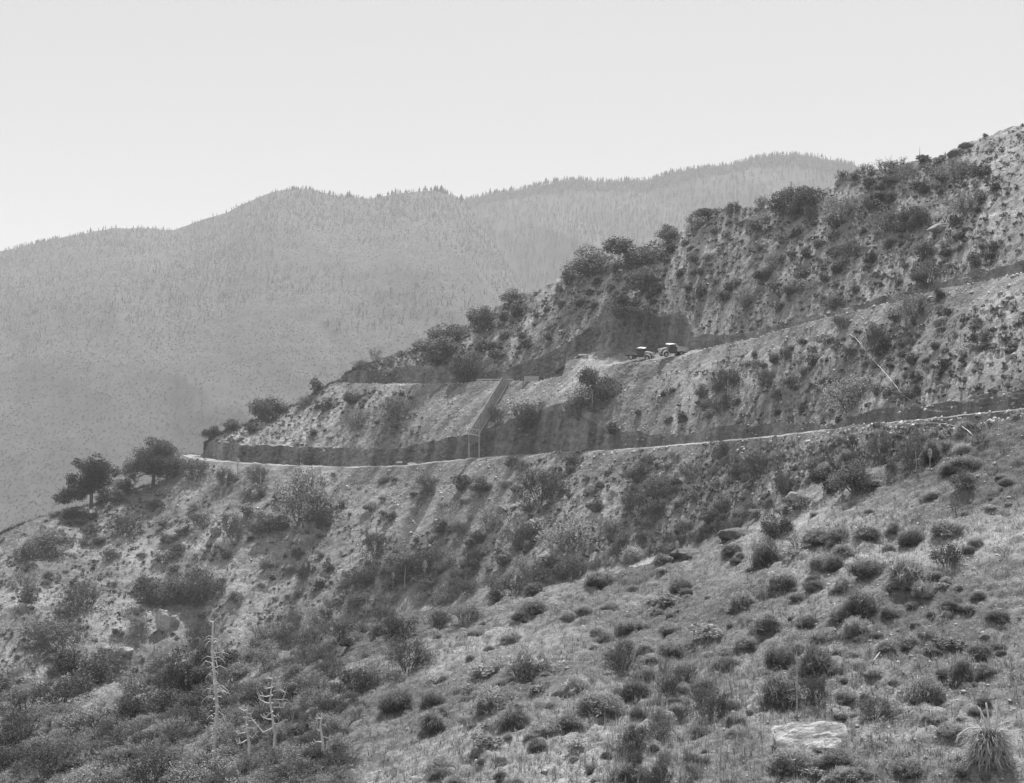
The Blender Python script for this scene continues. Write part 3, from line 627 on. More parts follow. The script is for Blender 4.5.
TAKEN = []
def put(lst, group=None):
    for u, v, wp, hp, k, lab in lst:
        plant(u, v, wp, hp, k, lab, group); TAKEN.append((u, v-hp*0.4, wp*0.5, hp*0.5))
put([
 # skyline of the spur, from its tip upwards
 (213, 438, 18, 14, 'D', 'small dark shrub at the tip of the spur above the road bend'),
 (233, 429, 17, 12, 'D', 'small round shrub on the spur skyline, second from the tip above the road bend'),
 (265, 419, 37, 25, 'D', 'broad rounded dark shrub on the spur skyline between its tip and the upper road'),
 (317, 392, 10, 14, 'D', 'upright little dark shrub on the skyline at the outer end of the upper road'),
 (361, 368, 15, 10, 'W', 'low wispy shrub on the skyline just above the end of the upper road cut'),
 (376, 361, 17, 18, 'B', 'bare pale twiggy bush against the mountain above the end of the upper road cut'),
 (421, 348, 14, 9, 'D', 'low dark shrub on the skyline left of the clump above the upper road'),
 (450, 341, 40, 20, 'D', 'wide leafy shrub at the top of the clump above the upper road'),
 (441, 358, 42, 24, 'D', 'wide leafy shrub at the lower edge of the clump above the upper road'),
 (482, 330, 28, 27, 'D', 'tall dark rounded shrub at the upper right end of the clump on the skyline'),
 (466, 379, 24, 31, 'D', 'round pale topped shrub standing alone right at the inner edge of the upper road'),
 (512, 301, 27, 15, 'D', 'low dome shaped dark shrub on the skyline between the clump and the big pair'),
 (567, 284, 18, 16, 'D', 'small ragged shrub on the skyline just below the big pair of shrubs'),
 (596, 273, 54, 32, 'D', 'big dense dark shrub on the skyline, lower one of the big pair'),
 (643, 263, 57, 30, 'D', 'big dense shrub on the skyline, upper one of the big pair'),
 (669, 243, 20, 22, 'D', 'upright dark shrub on the skyline touching the upper end of the big pair'),
 (646, 289, 36, 24, 'D', 'dark shrub on the open slope straight below the upper one of the big pair'),
 (626, 319, 30, 29, 'D', 'dark shrub at the top edge of the deep cut above the trucks'),
 (645, 325, 38, 22, 'W', 'grey feathery shrub overhanging the top edge of the deep cut above the trucks'),
 (694, 231, 19, 18, 'W', 'grey wispy shrub below the flat topped shrub on the upper skyline'),
 (710, 218, 30, 12, 'D', 'flat topped dark shrub on the upper skyline left of the spiky one'),
 (733, 214, 15, 15, 'O', 'small spiky shrub standing free on the upper skyline'),
 (762, 207, 11, 15, 'W', 'narrow wispy shrub on the skyline just left of the long dark thicket'),
 (786, 214, 30, 31, 'D', 'left half of the long dark thicket on the upper skyline'),
 (808, 213, 34, 32, 'D', 'right half of the long dark thicket on the upper skyline'),
 (842, 220, 36, 29, 'W', 'large soft grey shrub to the right of the long dark thicket'),
 (811, 220, 15, 18, 'W', 'thin pale shrub in front of the long dark thicket'),
 (843, 179, 11, 14, 'O', 'sapling like shrub with an open crown on the high skyline'),
 (853, 180, 14, 9, 'D', 'low dark shrub on the high skyline next to the sapling like one'),
 (866, 176, 20, 14, 'O', 'ragged shrub on the high skyline left of the spreading pair'),
 (891, 176, 26, 21, 'O', 'tall open shrub on the high skyline, left one of the spreading pair'),
 (906, 178, 26, 18, 'W', 'broad grey shrub on the high skyline, right one of the spreading pair'),
 (887, 184, 17, 9, 'D', 'low cushion shaped shrub just below the spreading pair on the high skyline'),
 (924, 162, 12, 7, 'D', 'tiny dark cushion shrub on the skyline right of the spreading pair'),
 (940, 164, 18, 8, 'D', 'flat dark shrub on the skyline below the topmost rocks'),
 (956, 179, 34, 24, 'W', 'large pale feathery shrub below the topmost skyline rocks'),
 (882, 199, 18, 10, 'D', 'dome shaped shrub on the high slope below the cushion shaped one'),
 (868, 207, 14, 15, 'W', 'small grey shrub on the high slope left of the two shaded bushes'),
 (889, 231, 32, 26, 'W', 'broad grey bush above the little bench with the white board'),
 (915, 229, 28, 28, 'D', 'dark bush behind the broad grey one above the little bench'),
 (966, 214, 30, 28, 'W', 'big soft grey shrub on the high slope at the far right'),
 (851, 256, 26, 18, 'O', 'dark sprawling shrub left of the white board on the little bench'),
 (925, 257, 22, 21, 'D', 'rounded shrub on the grassy slope right of the white board'),
 (947, 248, 13, 14, 'W', 'small pale shrub beside the rounded one right of the white board'),
 (928, 284, 25, 25, 'D', 'big round shrub overhanging the cut of the upper road at the far right'),
 (775, 267, 22, 18, 'W', 'soft grey shrub alone in the middle of the upper slope'),
 (746, 307, 19, 21, 'W', 'soft pale shrub on the grassy tongue above the upper road'),
 (800, 291, 34, 15, 'W', 'wide low grey shrub on the grassy slope above the upper road'),
 (836, 309, 17, 17, 'D', 'dark round shrub at the lip of the upper road cut'),
 # between the two roads
 (395, 421, 28, 28, 'W', 'grey airy shrub casting a shadow on the slope between the roads, left of the chute'),
 (356, 429, 20, 25, 'W', 'pale airy shrub on the tussocky slope between the roads near the spur'),
 (352, 403, 15, 12, 'D', 'dark low shrub just under the edge of the upper road near the spur'),
 (328, 409, 11, 11, 'D', 'small round shrub below the outer end of the upper road'),
 (304, 405, 13, 12, 'W', 'small grey shrub near the skyline of the spur nose'),
 (580, 414, 38, 32, 'D', 'lower one of two merging black green bushes below the trucks'),
 (604, 397, 36, 34, 'D', 'upper one of two merging black green bushes below the trucks'),
 (528, 426, 32, 30, 'O', 'sparse dark bush right beside the wooden chute'),
 (498, 424, 18, 22, 'O', 'sparse dark bush half hidden by the side of the wooden chute'),
 (729, 390, 30, 25, 'O', 'dark open bush with a pale stalk in it between the roads'),
 (722, 413, 24, 23, 'O', 'dark open bush just below the one with a pale stalk'),
 (702, 397, 15, 16, 'D', 'round dark shrub left of the open bush with a pale stalk'),
 (769, 386, 18, 20, 'O', 'open dark shrub between two round ones on the slope between the roads'),
 (792, 387, 17, 16, 'D', 'round dark shrub to the left of the long pale pipe'),
 (850, 407, 44, 38, 'W', 'large airy grey bush on the slope left of the lower end of the pale pipe'),
 (875, 351, 22, 33, 'O', 'tall narrow bush close to the long pale pipe'),
 (842, 329, 18, 16, 'O', 'dark shrub just under the upper road near the top of the pale pipe'),
 (820, 425, 16, 20, 'B', 'bare little sapling at the lip of the lower road cut'),
 (915, 316, 38, 28, 'W', 'wide grey bush below the upper road at the right'),
 (938, 301, 15, 15, 'D', 'round shrub at the edge of the upper road near the right end'),
 (908, 399, 24, 14, 'D', 'low dark shrub right of the lower end of the pale pipe'),
 (613, 437, 12, 14, 'D', 'dark shrub at the lip of the lower road cut below the merging bushes'),
 # below the lower road, left
 (305, 522, 52, 64, 'W', 'very large soft grey bush reaching up to the lower road'),
 (318, 522, 26, 34, 'D', 'dark bush tucked into the right foot of the very large soft grey one'),
 (261, 482, 21, 20, 'O', 'bushy shrub just under the lower road left of the very large grey bush'),
 (225, 484, 18, 20, 'O', 'open shrub just under the lower road near its bend'),
 (196, 478, 27, 24, 'O', 'bushy shrub right of the big tree below the road bend'),
 (176, 476, 20, 20, 'D', 'dark shrub touching the right side of the big tree by the road bend'),
 (123, 490, 17, 16, 'D', 'dark shrub on the skyline between the two trees'),
 (110, 502, 22, 15, 'D', 'low dark shrub at the right foot of the smaller lobed tree'),
 (71, 519, 16, 14, 'D', 'dark shrub at the left foot of the smaller lobed tree'),
 (125, 534, 34, 26, 'O', 'dark bush with a long shadow on the slope below the two trees'),
 (92, 544, 19, 11, 'D', 'flat dark shrub on the slope left of the bush with the long shadow'),
 (52, 546, 42, 20, 'D', 'long low dark thicket below the smaller lobed tree'),
 (30, 556, 24, 18, 'D', 'dark shrub at the left end of the long low thicket'),
 (200, 526, 22, 17, 'O', 'ragged dark shrub with a sloping shadow left of the rocky bush'),
 (232, 536, 30, 28, 'O', 'ragged bush among rocks left of the very large grey bush'),
 (272, 532, 26, 20, 'D', 'dark bush in the shadow of the very large grey bush'),
 (305, 580, 18, 24, 'O', 'dark ragged bush below the very large grey one'),
 (376, 556, 27, 32, 'O', 'dark sloping bush left of the smooth earth streak'),
 (392, 520, 13, 10, 'D', 'small dark shrub just left of the smooth earth streak'),
 (428, 489, 24, 17, 'O', 'bushy shrub at the head of the smooth earth streak under the road'),
 (461, 535, 17, 17, 'O', 'dark shrub on the spoil right of the smooth earth streak'),
 (540, 499, 46, 36, 'O', 'large dark bush in the middle of the slope below the chute'),
 (530, 512, 15, 13, 'W', 'small pale shrub in front of the large dark bush below the chute'),
 (490, 531, 24, 30, 'W', 'grey bush left below the large dark one under the chute'),
 (517, 549, 28, 30, 'O', 'dark bush with a flat shadow beneath it below the chute'),
 (570, 548, 50, 34, 'W', 'wide grey thicket in the middle of the lower slope'),
 (575, 576, 30, 26, 'D', 'deep dark bush under the wide grey thicket'),
 (634, 511, 30, 26, 'O', 'left part of the long sloping thicket below the lower road'),
 (658, 500, 32, 30, 'D', 'upper right part of the long sloping thicket below the lower road'),
 (656, 518, 22, 24, 'W', 'grey bush in front of the long sloping thicket'),
 (611, 544, 17, 28, 'O', 'narrow upright dark bush below the long sloping thicket'),
 (625, 545, 17, 17, 'D', 'small dark bush next to the narrow upright one'),
 (722, 459, 14, 22, 'D', 'upright dark shrub just below the lower road right of the thicket'),
 (757, 474, 26, 28, 'O', 'dark twiggy bush on the slope below the middle of the lower road'),
 (690, 478, 26, 20, 'W', 'grey bush below the lower road between the thicket and the upright shrub'),
 # in the gully on the right
 (833, 492, 34, 26, 'D', 'left half of the big dark leafy bush in the gully'),
 (856, 488, 38, 34, 'D', 'right half of the big dark leafy bush in the gully'),
 (784, 492, 20, 24, 'O', 'open dark bush above the rocks in the gully'),
 (797, 508, 26, 14, 'D', 'low leafy bush in the gully left of the big dark one'),
 (778, 535, 28, 22, 'D', 'dark spiky bush at the edge of the near slope by the rock ledge'),
 (881, 456, 20, 31, 'O', 'tall feathery bush in the gully just below the lower road'),
 (851, 446, 13, 13, 'D', 'round dark shrub just below the lower road left of the tall feathery bush'),
 (909, 469, 24, 32, 'O', 'dark shaggy bush in the gully to the right of the tall feathery one'),
 (896, 464, 14, 10, 'D', 'small dark shrub between the tall feathery bush and the shaggy one'),
 # lower left slope
 (86, 609, 38, 31, 'O', 'rounded dark bush alone on the lit slope at the left'),
 (30, 603, 19, 23, 'D', 'small upright dark bush near the left end of the lit slope'),
 (24, 585, 24, 18, 'W', 'grey shrub above the small upright bush at the left'),
 (160, 602, 38, 33, 'D', 'left one of three dark bushes above the upright boulder'),
 (184, 599, 34, 31, 'D', 'middle one of three dark bushes above the upright boulder'),
 (207, 600, 30, 32, 'D', 'right one of three dark bushes above the upright boulder'),
 (204, 640, 24, 22, 'O', 'bush right of the upright boulder'),
 (139, 636, 20, 19, 'W', 'grey bush hugging the left side of the upright boulder'),
 (52, 648, 54, 36, 'O', 'large dim bush on the slope at the lower left'),
 (84, 690, 46, 46, 'D', 'very dark bush with a deep shadow at the lower left'),
 (112, 678, 48, 34, 'O', 'broad bush right of the very dark one at the lower left'),
 (135, 694, 34, 24, 'W', 'pale rounded bush below the broad one at the lower left'),
 (188, 690, 44, 50, 'D', 'tall dark bush on the slope below the upright boulder'),
])
put([
 # near slope, separate mounds and bushes
 (408, 669, 40, 38, 'O', 'upright dark bush with erect stems at the left edge of the near slope'),
 (355, 692, 34, 30, 'O', 'dark bush on the near slope left below the one with erect stems'),
 (530, 674, 46, 30, 'M', 'big oval dark mound alone on the near slope'),
 (577, 693, 30, 20, 'M', 'oval mound right below the big oval one on the near slope'),
 (598, 708, 42, 18, 'M', 'flat fuzzy mound below the two oval ones'),
 (514, 725, 32, 18, 'M', 'oval mound near the bottom left of the two oval ones'),
 (495, 706, 40, 20, 'M', 'broad mound left of the two oval ones'),
 (623, 668, 32, 33, 'O', 'blackish ragged bush on the near slope right of the big oval mound'),
 (433, 727, 24, 18, 'M', 'low mound near the bottom below the bush with erect stems'),
 (432, 708, 22, 18, 'M', 'upright fuzzy mound halfway below the bush with erect stems'),
 (396, 707, 30, 18, 'M', 'flat mound left of the upright fuzzy one'),
 (907, 583, 38, 30, 'M', 'large hemispherical dark mound on the right of the near slope'),
 (921, 594, 19, 14, 'M', 'small mound beside the large hemispherical one'),
 (947, 566, 26, 28, 'O', 'spiky dark bush right of the large hemispherical mound'),
 (767, 565, 28, 28, 'M', 'tall soft mound near the upper left rim of the near slope'),
 (818, 568, 16, 15, 'M', 'small dark mound, left one of a touching pair under the middle of the near slope'),
 (835, 569, 22, 16, 'M', 'small dark mound, right one of a touching pair under the middle of the near slope'),
 (868, 574, 32, 16, 'M', 'wide dark mound left of the large hemispherical one'),
 (845, 588, 22, 14, 'M', 'dark mound below the wide one left of the large hemispherical one'),
 (962, 488, 20, 22, 'D', 'round black bush high on the near slope at the far right'),
 (742, 608, 28, 19, 'M', 'oval mound in the left middle of the near slope'),
 (816, 671, 34, 30, 'M', 'tall pale mound beside the thin stalk in the foreground'),
 (781, 666, 28, 24, 'M', 'round dark mound left of the thin stalk'),
 (780, 704, 40, 34, 'M', 'largest foreground mound, above the pale rock slab'),
 (860, 612, 32, 25, 'M', 'dark mound on stony ground in the middle right of the near slope'),
 (875, 717, 40, 25, 'O', 'dark low bush right of the pale rock slab'),
 (924, 700, 38, 27, 'M', 'dark rounded mound left of the dry yucca in the corner'),
 (962, 683, 28, 32, 'M', 'dark mound rising behind the dry yucca in the corner'),
 (826, 563, 26, 10, 'M', 'flat low mound just above the touching pair'),
 (838, 541, 28, 15, 'M', 'oval mound standing free in the upper middle of the near slope'),
 (868, 536, 24, 11, 'M', 'flat oval mound right of the free standing one in the upper middle'),
 (912, 543, 26, 15, 'M', 'broad mound above the large hemispherical one'),
 (947, 532, 30, 15, 'M', 'broad mound at the right above the spiky dark bush'),
 (894, 531, 14, 11, 'M', 'small round mound left of the broad one above the hemispherical mound'),
 (790, 766, 38, 20, 'M', 'low mound in front of the pale rock slab at the left'),
 (838, 764, 34, 18, 'M', 'low mound in front of the pale rock slab at the right'),
 (815, 705, 26, 38, 'O', 'small trunked bush with a spiky crown behind the rock slab'),
])

for k in range(6): TAKEN.append((428-6*k, 488+11*k, 9, 9))    # keep the slide streak open
# scattered shrubs that the photo does not tell apart
def free(u, v, r):
    return all(((u-a)/(c+r))**2 + ((v-b)/(d+r*.8))**2 > 0.55 for a, b, c, d in TAKEN)
def inside(poly, u, v):
    c = False; j = len(poly)-1
    for i in range(len(poly)):
        (xi, yi), (xj, yj) = poly[i], poly[j]
        if (yi > v) != (yj > v) and u < (xj-xi)*(v-yi)/(yj-yi)+xi: c = not c
        j = i
    return c
BAD = set()
for nm in ('road', 'cut', 'road2', 'cut2'): BAD.update(range(SEG[nm][0], SEG[nm][1]+2))
def scatter(poly, n, wlo, whi, asp, kinds, label, group, sep=0.5):
    xs = [p[0] for p in poly]; ys = [p[1] for p in poly]; done = 0
    for _ in range(n*30):
        if done >= n: break
        u, v = random.uniform(min(xs), max(xs)), random.uniform(min(ys), max(ys))
        if not inside(poly, u, v): continue
        wp = wlo+(whi-wlo)*random.random()**1.6; hp = wp*random.uniform(*asp); r = row_of(u, v)
        if r in BAD or r >= SEG['top'][1]-1 or not free(u, v-hp*.4, wp*sep): continue
        k = random.choice(kinds)
        plant(u, v, wp, hp, k, label % {'D': 'dark', 'P': 'grey', 'W': 'wispy', 'O': 'twiggy', 'M': 'fuzzy', 'B': 'bare'}[k] if '%' in label else label, (group % {'D': 'dark', 'P': 'grey', 'W': 'wispy', 'O': 'twiggy', 'M': 'fuzzy'}[k]) if '%' in group else group)
        TAKEN.append((u, v-hp*.4, wp*.5*sep*2, hp*.5*sep*2)); done += 1
TOP = [(400, 368), (470, 325), (560, 285), (640, 262), (700, 238), (800, 205), (900, 180), (1000, 160), (1000, 262), (900, 285), (780, 315), (700, 312), (612, 312), (540, 350), (490, 368)]
scatter(TOP, 125, 6.5, 13, (.8, 1.1), 'DDDP', 'small %s round shrub dotted over the sunny slope above the upper road', 'small %s shrubs above the upper road', 0.22)
scatter([(215, 440), (340, 388), (420, 392), (390, 440), (220, 440)], 10, 5, 10, (.6, .9), 'DP', 'small %s shrub among the tussocks of the spur between the two roads', 'small %s shrubs on the spur between the roads', 0.5)
scatter([(600, 425), (700, 372), (800, 345), (900, 312), (1000, 295), (1000, 385), (900, 400), (800, 415), (640, 432)], 65, 6.5, 15, (.7, 1.0), 'DDPO', 'small %s shrub on the right hand slope between the two roads', 'small %s shrubs on the slope between the roads', 0.4)
scatter([(430, 470), (560, 465), (640, 460), (760, 450), (880, 435), (760, 500), (700, 530), (600, 560), (500, 580), (430, 560)], 55, 8, 22, (.7, 1.1), 'DPWO', 'middling %s shrub on the bushy slope below the lower road', 'middling %s shrubs on the slope below the lower road', 0.4)
scatter([(210, 470), (430, 475), (430, 560), (330, 600), (290, 520)], 26, 6, 15, (.6, .9), 'DDPO', 'small %s shrub on the rough slope around the smooth earth streak', 'small %s shrubs around the earth streak', 0.35)
scatter([(20, 540), (170, 490), (290, 520), (330, 590), (200, 620), (60, 680), (15, 680)], 60, 6, 17, (.6, .9), 'DDPO', 'small %s shrub on the slanting slope below the two trees', 'small %s shrubs below the two trees', 0.4)
scatter([(230, 660), (330, 600), (430, 550), (560, 575), (500, 610), (400, 660), (350, 740), (230, 760)], 100, 12, 34, (.6, .95), 'OOWWD', 'brushy %s shrub in the thick belt between the lower slope and the near slope', '%s brush in the belt beside the near slope', 0.26)
scatter([(-40, 700), (60, 700), (180, 668), (250, 660), (330, 700), (360, 800), (-40, 800)], 100, 22, 54, (.5, .8), 'OWWDW', 'leafy %s bush in the thick brush filling the lower left corner', '%s bushes in the lower left brush', 0.3)
scatter([(430, 640), (560, 590), (700, 560), (800, 510), (900, 475), (1010, 445), (1010, 780), (900, 780), (640, 790), (420, 790)], 215, 8, 30, (.36, .6), 'MMMMMMP', 'small %s mound on the stony grass of the near slope', 'small %s mounds on the near slope', 0.35)

scatter([(610, 790), (620, 720), (660, 660), (700, 645), (735, 670), (745, 790)], 16, 14, 30, (.8, 1.3), 'OW', '%s bush in the tall dry grass of the foreground', '%s bushes in the tall foreground grass', 0.2)

scatter([(520, 572), (640, 548), (735, 512), (830, 468), (985, 422), (985, 446), (830, 496), (735, 540), (640, 576), (520, 596)], 48, 9, 24, (.6, .95), 'OOWDM', '%s bush straddling the rim between the gully and the near slope', '%s bushes on the rim of the near slope', 0.3)
scatter([(430, 640), (560, 590), (700, 560), (800, 510), (900, 475), (1010, 445), (1010, 780), (900, 780), (640, 790), (420, 790)], 16, 10, 20, (.7, 1.1), 'B', 'bare dead looking twig bush on the near slope', 'bare twig bushes on the near slope', 0.3)

# trees
def tree_mesh(i, lobes, h, trunk_r, lean=0.0, n=5200, leaf=0.16, scale=1.0):
    """crown lobes (x, y, z, r) in metres; limbs run from the trunk into every lobe"""
    r = np.random.default_rng(2000+i); mb = MB(); fork = Vector((lean*.35*h, 0, .28*h))
    mb.tube([(0, 0, -.5), (lean*.12*h, 0, .12*h), fork], [trunk_r*1.35, trunk_r, trunk_r*.85], 8, False)
    cs, rs = [], []
    for (x, y, z, rad) in lobes:
        e = Vector((x, y, z)); m_ = fork.lerp(e, .5)+Vector((r.normal(0, .3), r.normal(0, .3), .05*h))
        mb.tube([fork, m_, e], [trunk_r*.55, trunk_r*.32, trunk_r*.1], 6, False)
        for _ in range(6):
            d = Vector(r.normal(0, 1, 3)).normalized()*rad*.75; d.z *= .7
            mb.tube([m_.lerp(e, .6+.4*r.random()), e+d*.6, e+d*1.05], [trunk_r*.12, trunk_r*.08, trunk_r*.04], 4, False)
            cs.append(tuple(e+d)); rs.append(rad*(.5+.28*r.random()))
    c, _ = blob_points(r, n, cs, rs, .8); V, Fc = leaves(c, leaf, r)
    return mesh_np('crown', V, Fc, MAT['oak']), mb.mesh('trunk', MAT['bark'])
def tree(u, v, pair, label):
    p = hit(u, v); o = thing('oak_tree', None, p, label, 'tree'); link('crown', pair[0], o); link('trunk', pair[1], o)
lobB = [(-2.9, 0, 4.3, 1.9), (-1.5, 1.2, 6.4, 2.0), (.6, -.6, 7.4, 2.0), (2.6, .6, 6.2, 2.1), (3.7, -.2, 4.2, 1.8), (.8, .8, 5.2, 2.0), (-4.0, .4, 2.6, 1.3), (-3.0, -1, 1.5, 1.1), (2.2, -1.6, 4.8, 1.7), (-1.1, 0, 3.4, 2.1), (1.4, .2, 3.6, 2.1), (-.4, -.8, 5.0, 2.0)]
tree(153, 487, tree_mesh(1, [tuple(1.28*q for q in l) for l in lobB], 10.5, .42, .05, 19000, .17), 'broad round crowned tree on the skyline just below the road bend')
lobA = [(.9, 0, 8.0, 2.0), (2.6, .4, 6.4, 1.9), (-.8, .6, 7.2, 1.7), (2.4, -.4, 3.8, 1.5), (.4, -.6, 5.6, 1.8), (-2.3, .2, 8.0, 1.0), (-3.2, 0, 5.0, 1.3), (-4.4, .4, 2.6, 1.8), (-3.0, -.6, 2.2, 1.8), (-5.4, 0, 1.6, 1.2), (.2, .3, 4.2, 1.8), (-1.5, 0, 4.6, 1.8), (1.9, .3, 5.0, 1.8), (.8, 0, 6.8, 1.8)]
tree(91, 508, tree_mesh(2, [tuple(1.2*q for q in l) for l in lobA], 11.0, .4, .03, 18000, .17), 'tree with an irregular lobed crown on the skyline, lower of the two trees')

# dead saplings in the left foreground
def dead_conifer(u, vbase, vtop, label):
    p = hit(u, vbase); h = (vbase-vtop)*p.y/F; o = thing('dead_tree', None, p, label, 'tree'); r = np.random.default_rng(11)
    mb = MB(); mb.tube([(0, 0, -.4), (.03*h, 0, .4*h), (-.005*h, 0, .8*h), (0, 0, h)], [.11, .09, .065, .05], 7); mb.tube([(0, 0, h), (-.16, 0, h+.03), (-.2, 0, h-.08)], [.04, .035, .02], 5)
    link('trunk', mb.mesh('trunk', MAT['deadwood']), o)
    b = MB(); z = .86*h
    for k in range(84):
        z = (.90 - .78*((k+r.random())/84)**1.0)*h
        if .46*h > z > .36*h and k % 4: continue
        a = r.random()*6.28; L = (1 if r.random() > .3 else .4)*h*(.035+.065*math.sin(math.pi*min(1, (1-z/h)*1.25))**.7)*(.8+.5*r.random())
        d = Vector((math.cos(a), math.sin(a), 0)); droop = -.1-.8*r.random()
        pts = [d*.02+Vector((0, 0, z)), d*L*.5+Vector((0, 0, z+.08*L)), d*L*.85+Vector((0, 0, z+droop*L*.35)), d*L+Vector((0, 0, z+droop*L))]
        b.tube(pts, [.026, .02, .014, .006], 4)
    link('branch', b.mesh('branch', MAT['deadwood']), o)
dead_conifer(213, 765, 622, 'slender dead sapling with drooping bare twigs, the tallest in the foreground')
def dead_antler(u, vbase, vtop, spread, seed, label, bare_from=.3, n=11):
    p = hit(u, vbase); h = (vbase-vtop)*p.y/F; o = thing('dead_tree', None, p, label, 'tree'); r = np.random.default_rng(seed)
    mb = MB(); mb.tube([(0, 0, -.4), (.02*h, .02, .35*h), (-.03*h, 0, .7*h), (0, 0, h)], [.075, .065, .045, .012], 7)
    link('trunk', mb.mesh('trunk', MAT['deadwood']), o); b = MB()
    for k in range(n):
        z = (bare_from+(.97-bare_from)*k/n)*h; sgn = 1 if k % 2 else -1; a = r.normal(0, .5)
        L = spread*p.y/F*(1-.55*(k/n))*(.7+.5*r.random()); d = Vector((sgn*math.cos(a), math.sin(a), 0))
        e1, e2, e3 = r.normal(0, .12), r.normal(.1, .2), r.normal(.22, .3); L *= .7+.6*r.random(); p0 = Vector((0, 0, z)); p1 = d*L*.42+Vector((0, 0, z+e1*L)); p2 = d*L*.78+Vector((0, r.normal(0, .1)*L, z+(e1+e2)*L)); p3 = d*L+Vector((0, 0, z+(e1+e2+e3)*L))
        b.tube([p0, p1, p2, p3], [.035, .028, .018, .006], 5)
        for _ in range(5):
            f = .1+.85*r.random(); q = p1.lerp(p2, f); e = q+Vector((sgn*.3*L*r.random(), r.normal(0, .15)*L, L*(.15+.25*r.random())*(1 if r.random() > .3 else -1))); b.tube([q, q.lerp(e, .5)+Vector((0, 0, .02)), e], [.016, .011, .004], 4)
    link('branch', b.mesh('branch', MAT['deadwood']), o)
dead_antler(273, 768, 672, 19, 21, 'bleached dead bush with antler like branches in the left foreground', .42, 13)
dead_antler(248, 768, 704, 15, 22, 'small dead sapling between the tallest one and the antler like one', .45, 9)
dead_antler(322, 762, 712, 11, 23, 'crooked dead stem right of the antler like dead bush', .4, 5)

# yucca stalks: thin pale poles with a thickened seed head
def stalk_mesh(i, head):
    r = np.random.default_rng(3000+i); mb = MB(); mb.tube([(0, 0, -.08), (.01, 0, .5), (r.normal(0, .02), 0, 1)], [.013, .011, .005], 6)
    b = MB()
    if head:
        for k in range(26):
            z = .55+.43*k/26; a = k*2.4; d = Vector((math.cos(a), math.sin(a), .4))*(.03+.035*math.sin(math.pi*(k+2)/28)); q = Vector((.005, 0, z)); b.tube([q, q+d], [.006, .012], 4)
    l = MB()
    for k in range(26):
        a = k*2.4; d = Vector((math.cos(a)*.13, math.sin(a)*.13, .05+.1*r.random())); s = Vector((-math.sin(a), math.cos(a), 0))*.008
        l.add([-s, s, d], [(0, 1, 2)])
    return mb.mesh('stalk', MAT['stalk']), (b.mesh('seed_head', MAT['stalk']) if head else None), l.mesh('leaf_rosette', MAT['blade'])
ST = [stalk_mesh(i, i % 2 == 0) for i in range(4)]
for i, (u, v0, v1, lab) in enumerate([
    (843, 496, 461, 'tall pale yucca stalk in front of the big dark bush in the gully'), (826, 498, 484, 'short yucca stalk at the left foot of the big dark gully bush'),
    (774, 518, 488, 'yucca stalk beside the rock ledge at the rim of the near slope'), (728, 396, 371, 'pale yucca stalk standing in the dark open bush between the roads'),
    (782, 379, 362, 'yucca stalk between two dark shrubs on the slope between the roads'), (592, 412, 390, 'dry yucca stalk in front of the two merging bushes'),
    (393, 590, 572, 'yucca stalk at the left of the three in the brush belt'), (405, 590, 567, 'yucca stalk in the middle of the three in the brush belt'),
    (425, 586, 560, 'yucca stalk at the right of the three in the brush belt'), (366, 616, 592, 'yucca stalk below the three in the brush belt'),
    (325, 622, 606, 'yucca stub on the left fringe of the brush belt'), (571, 586, 571, 'small yucca stalk under the wide grey thicket'),
    (607, 565, 545, 'yucca stalk beside the narrow upright bush'), (797, 718, 650, 'very thin tall foreground stalk behind the pale rock slab'),
    (791, 216, 181, 'yucca stalk rising above the long dark thicket on the skyline'), (567, 280, 260, 'bare pole like stalk on the skyline below the big pair of shrubs'),
    (238, 479, 458, 'thin pale stake under the lower road near its bend'), (261, 491, 471, 'thin pale stake under the lower road beside the bushy shrub'),
    (930, 470, 448, 'pale stalk at the right of the shaggy gully bush'), (916, 472, 450, 'pale stalk in front of the shaggy gully bush'),
    (677, 560, 540, 'yucca stalk at the left end of the rock ledge'), (920, 150+14, 147, 'hair thin stalk on the highest part of the skyline')]):
    p = hit(u, v0); h = (v0-v1)*p.y/F; a, b, l = ST[i % 4]; kw = max(1.0, .9*p.y/F/(.022*h))   # thin plants keep about a pixel's real width
    o = thing('yucca_stalk', None, p, lab, 'yucca', None, i*1.3, (h*min(kw, 1.8), h*min(kw, 1.8), h)); link('stalk', a, o)
    if b: link('seed_head', b, o)
    link('leaf_rosette', l, o)

# dry yucca skirt in the lower right corner
p = hit(990, 762); o = thing('dry_yucca', None, p, 'dry yucca with pale curled leaves and a bent stem in the lower right corner', 'yucca'); r = np.random.default_rng(5)
mb = MB(); mb.tube([(0, .3, -.3), (0, .2, .5), (-.05, .1, 1.3)], [.4, .38, .3], 9); link('trunk', mb.mesh('trunk', MAT['bark']), o)
V, Fc = [], []
for k in range(1300):
    a = r.random()*6.28; z = .1+1.2*r.random(); L = .4+.55*r.random(); d = Vector((math.cos(a), math.sin(a), 0)); s = Vector((-math.sin(a), math.cos(a), 0))*(.009+.012*r.random())
    q0 = Vector((0, .15, z))+d*.3; up = r.random()*.5 if z > 1.2 else .12*r.random()
    jt = lambda a_: Vector(r.normal(0, a_, 3)); q1 = q0+d*L*.55+Vector((0, 0, up))+jt(.13); q2 = q1+d*L*.4+Vector((0, 0, -.45*L if z < 1.2 else .1))+jt(.16); b = len(V)
    V += [q0-s, q0+s, q1+s, q1-s, q2]; Fc += [(b, b+1, b+2, b+3), (b+3, b+2, b+4, b+4)]
me = bpy.data.meshes.new('dead_leaf'); me.from_pydata(V, [], [f if f[2] != f[3] else f[:3] for f in Fc]); me.materials.append(MAT['stalk']); link('dead_leaf', me, o)
b = MB()
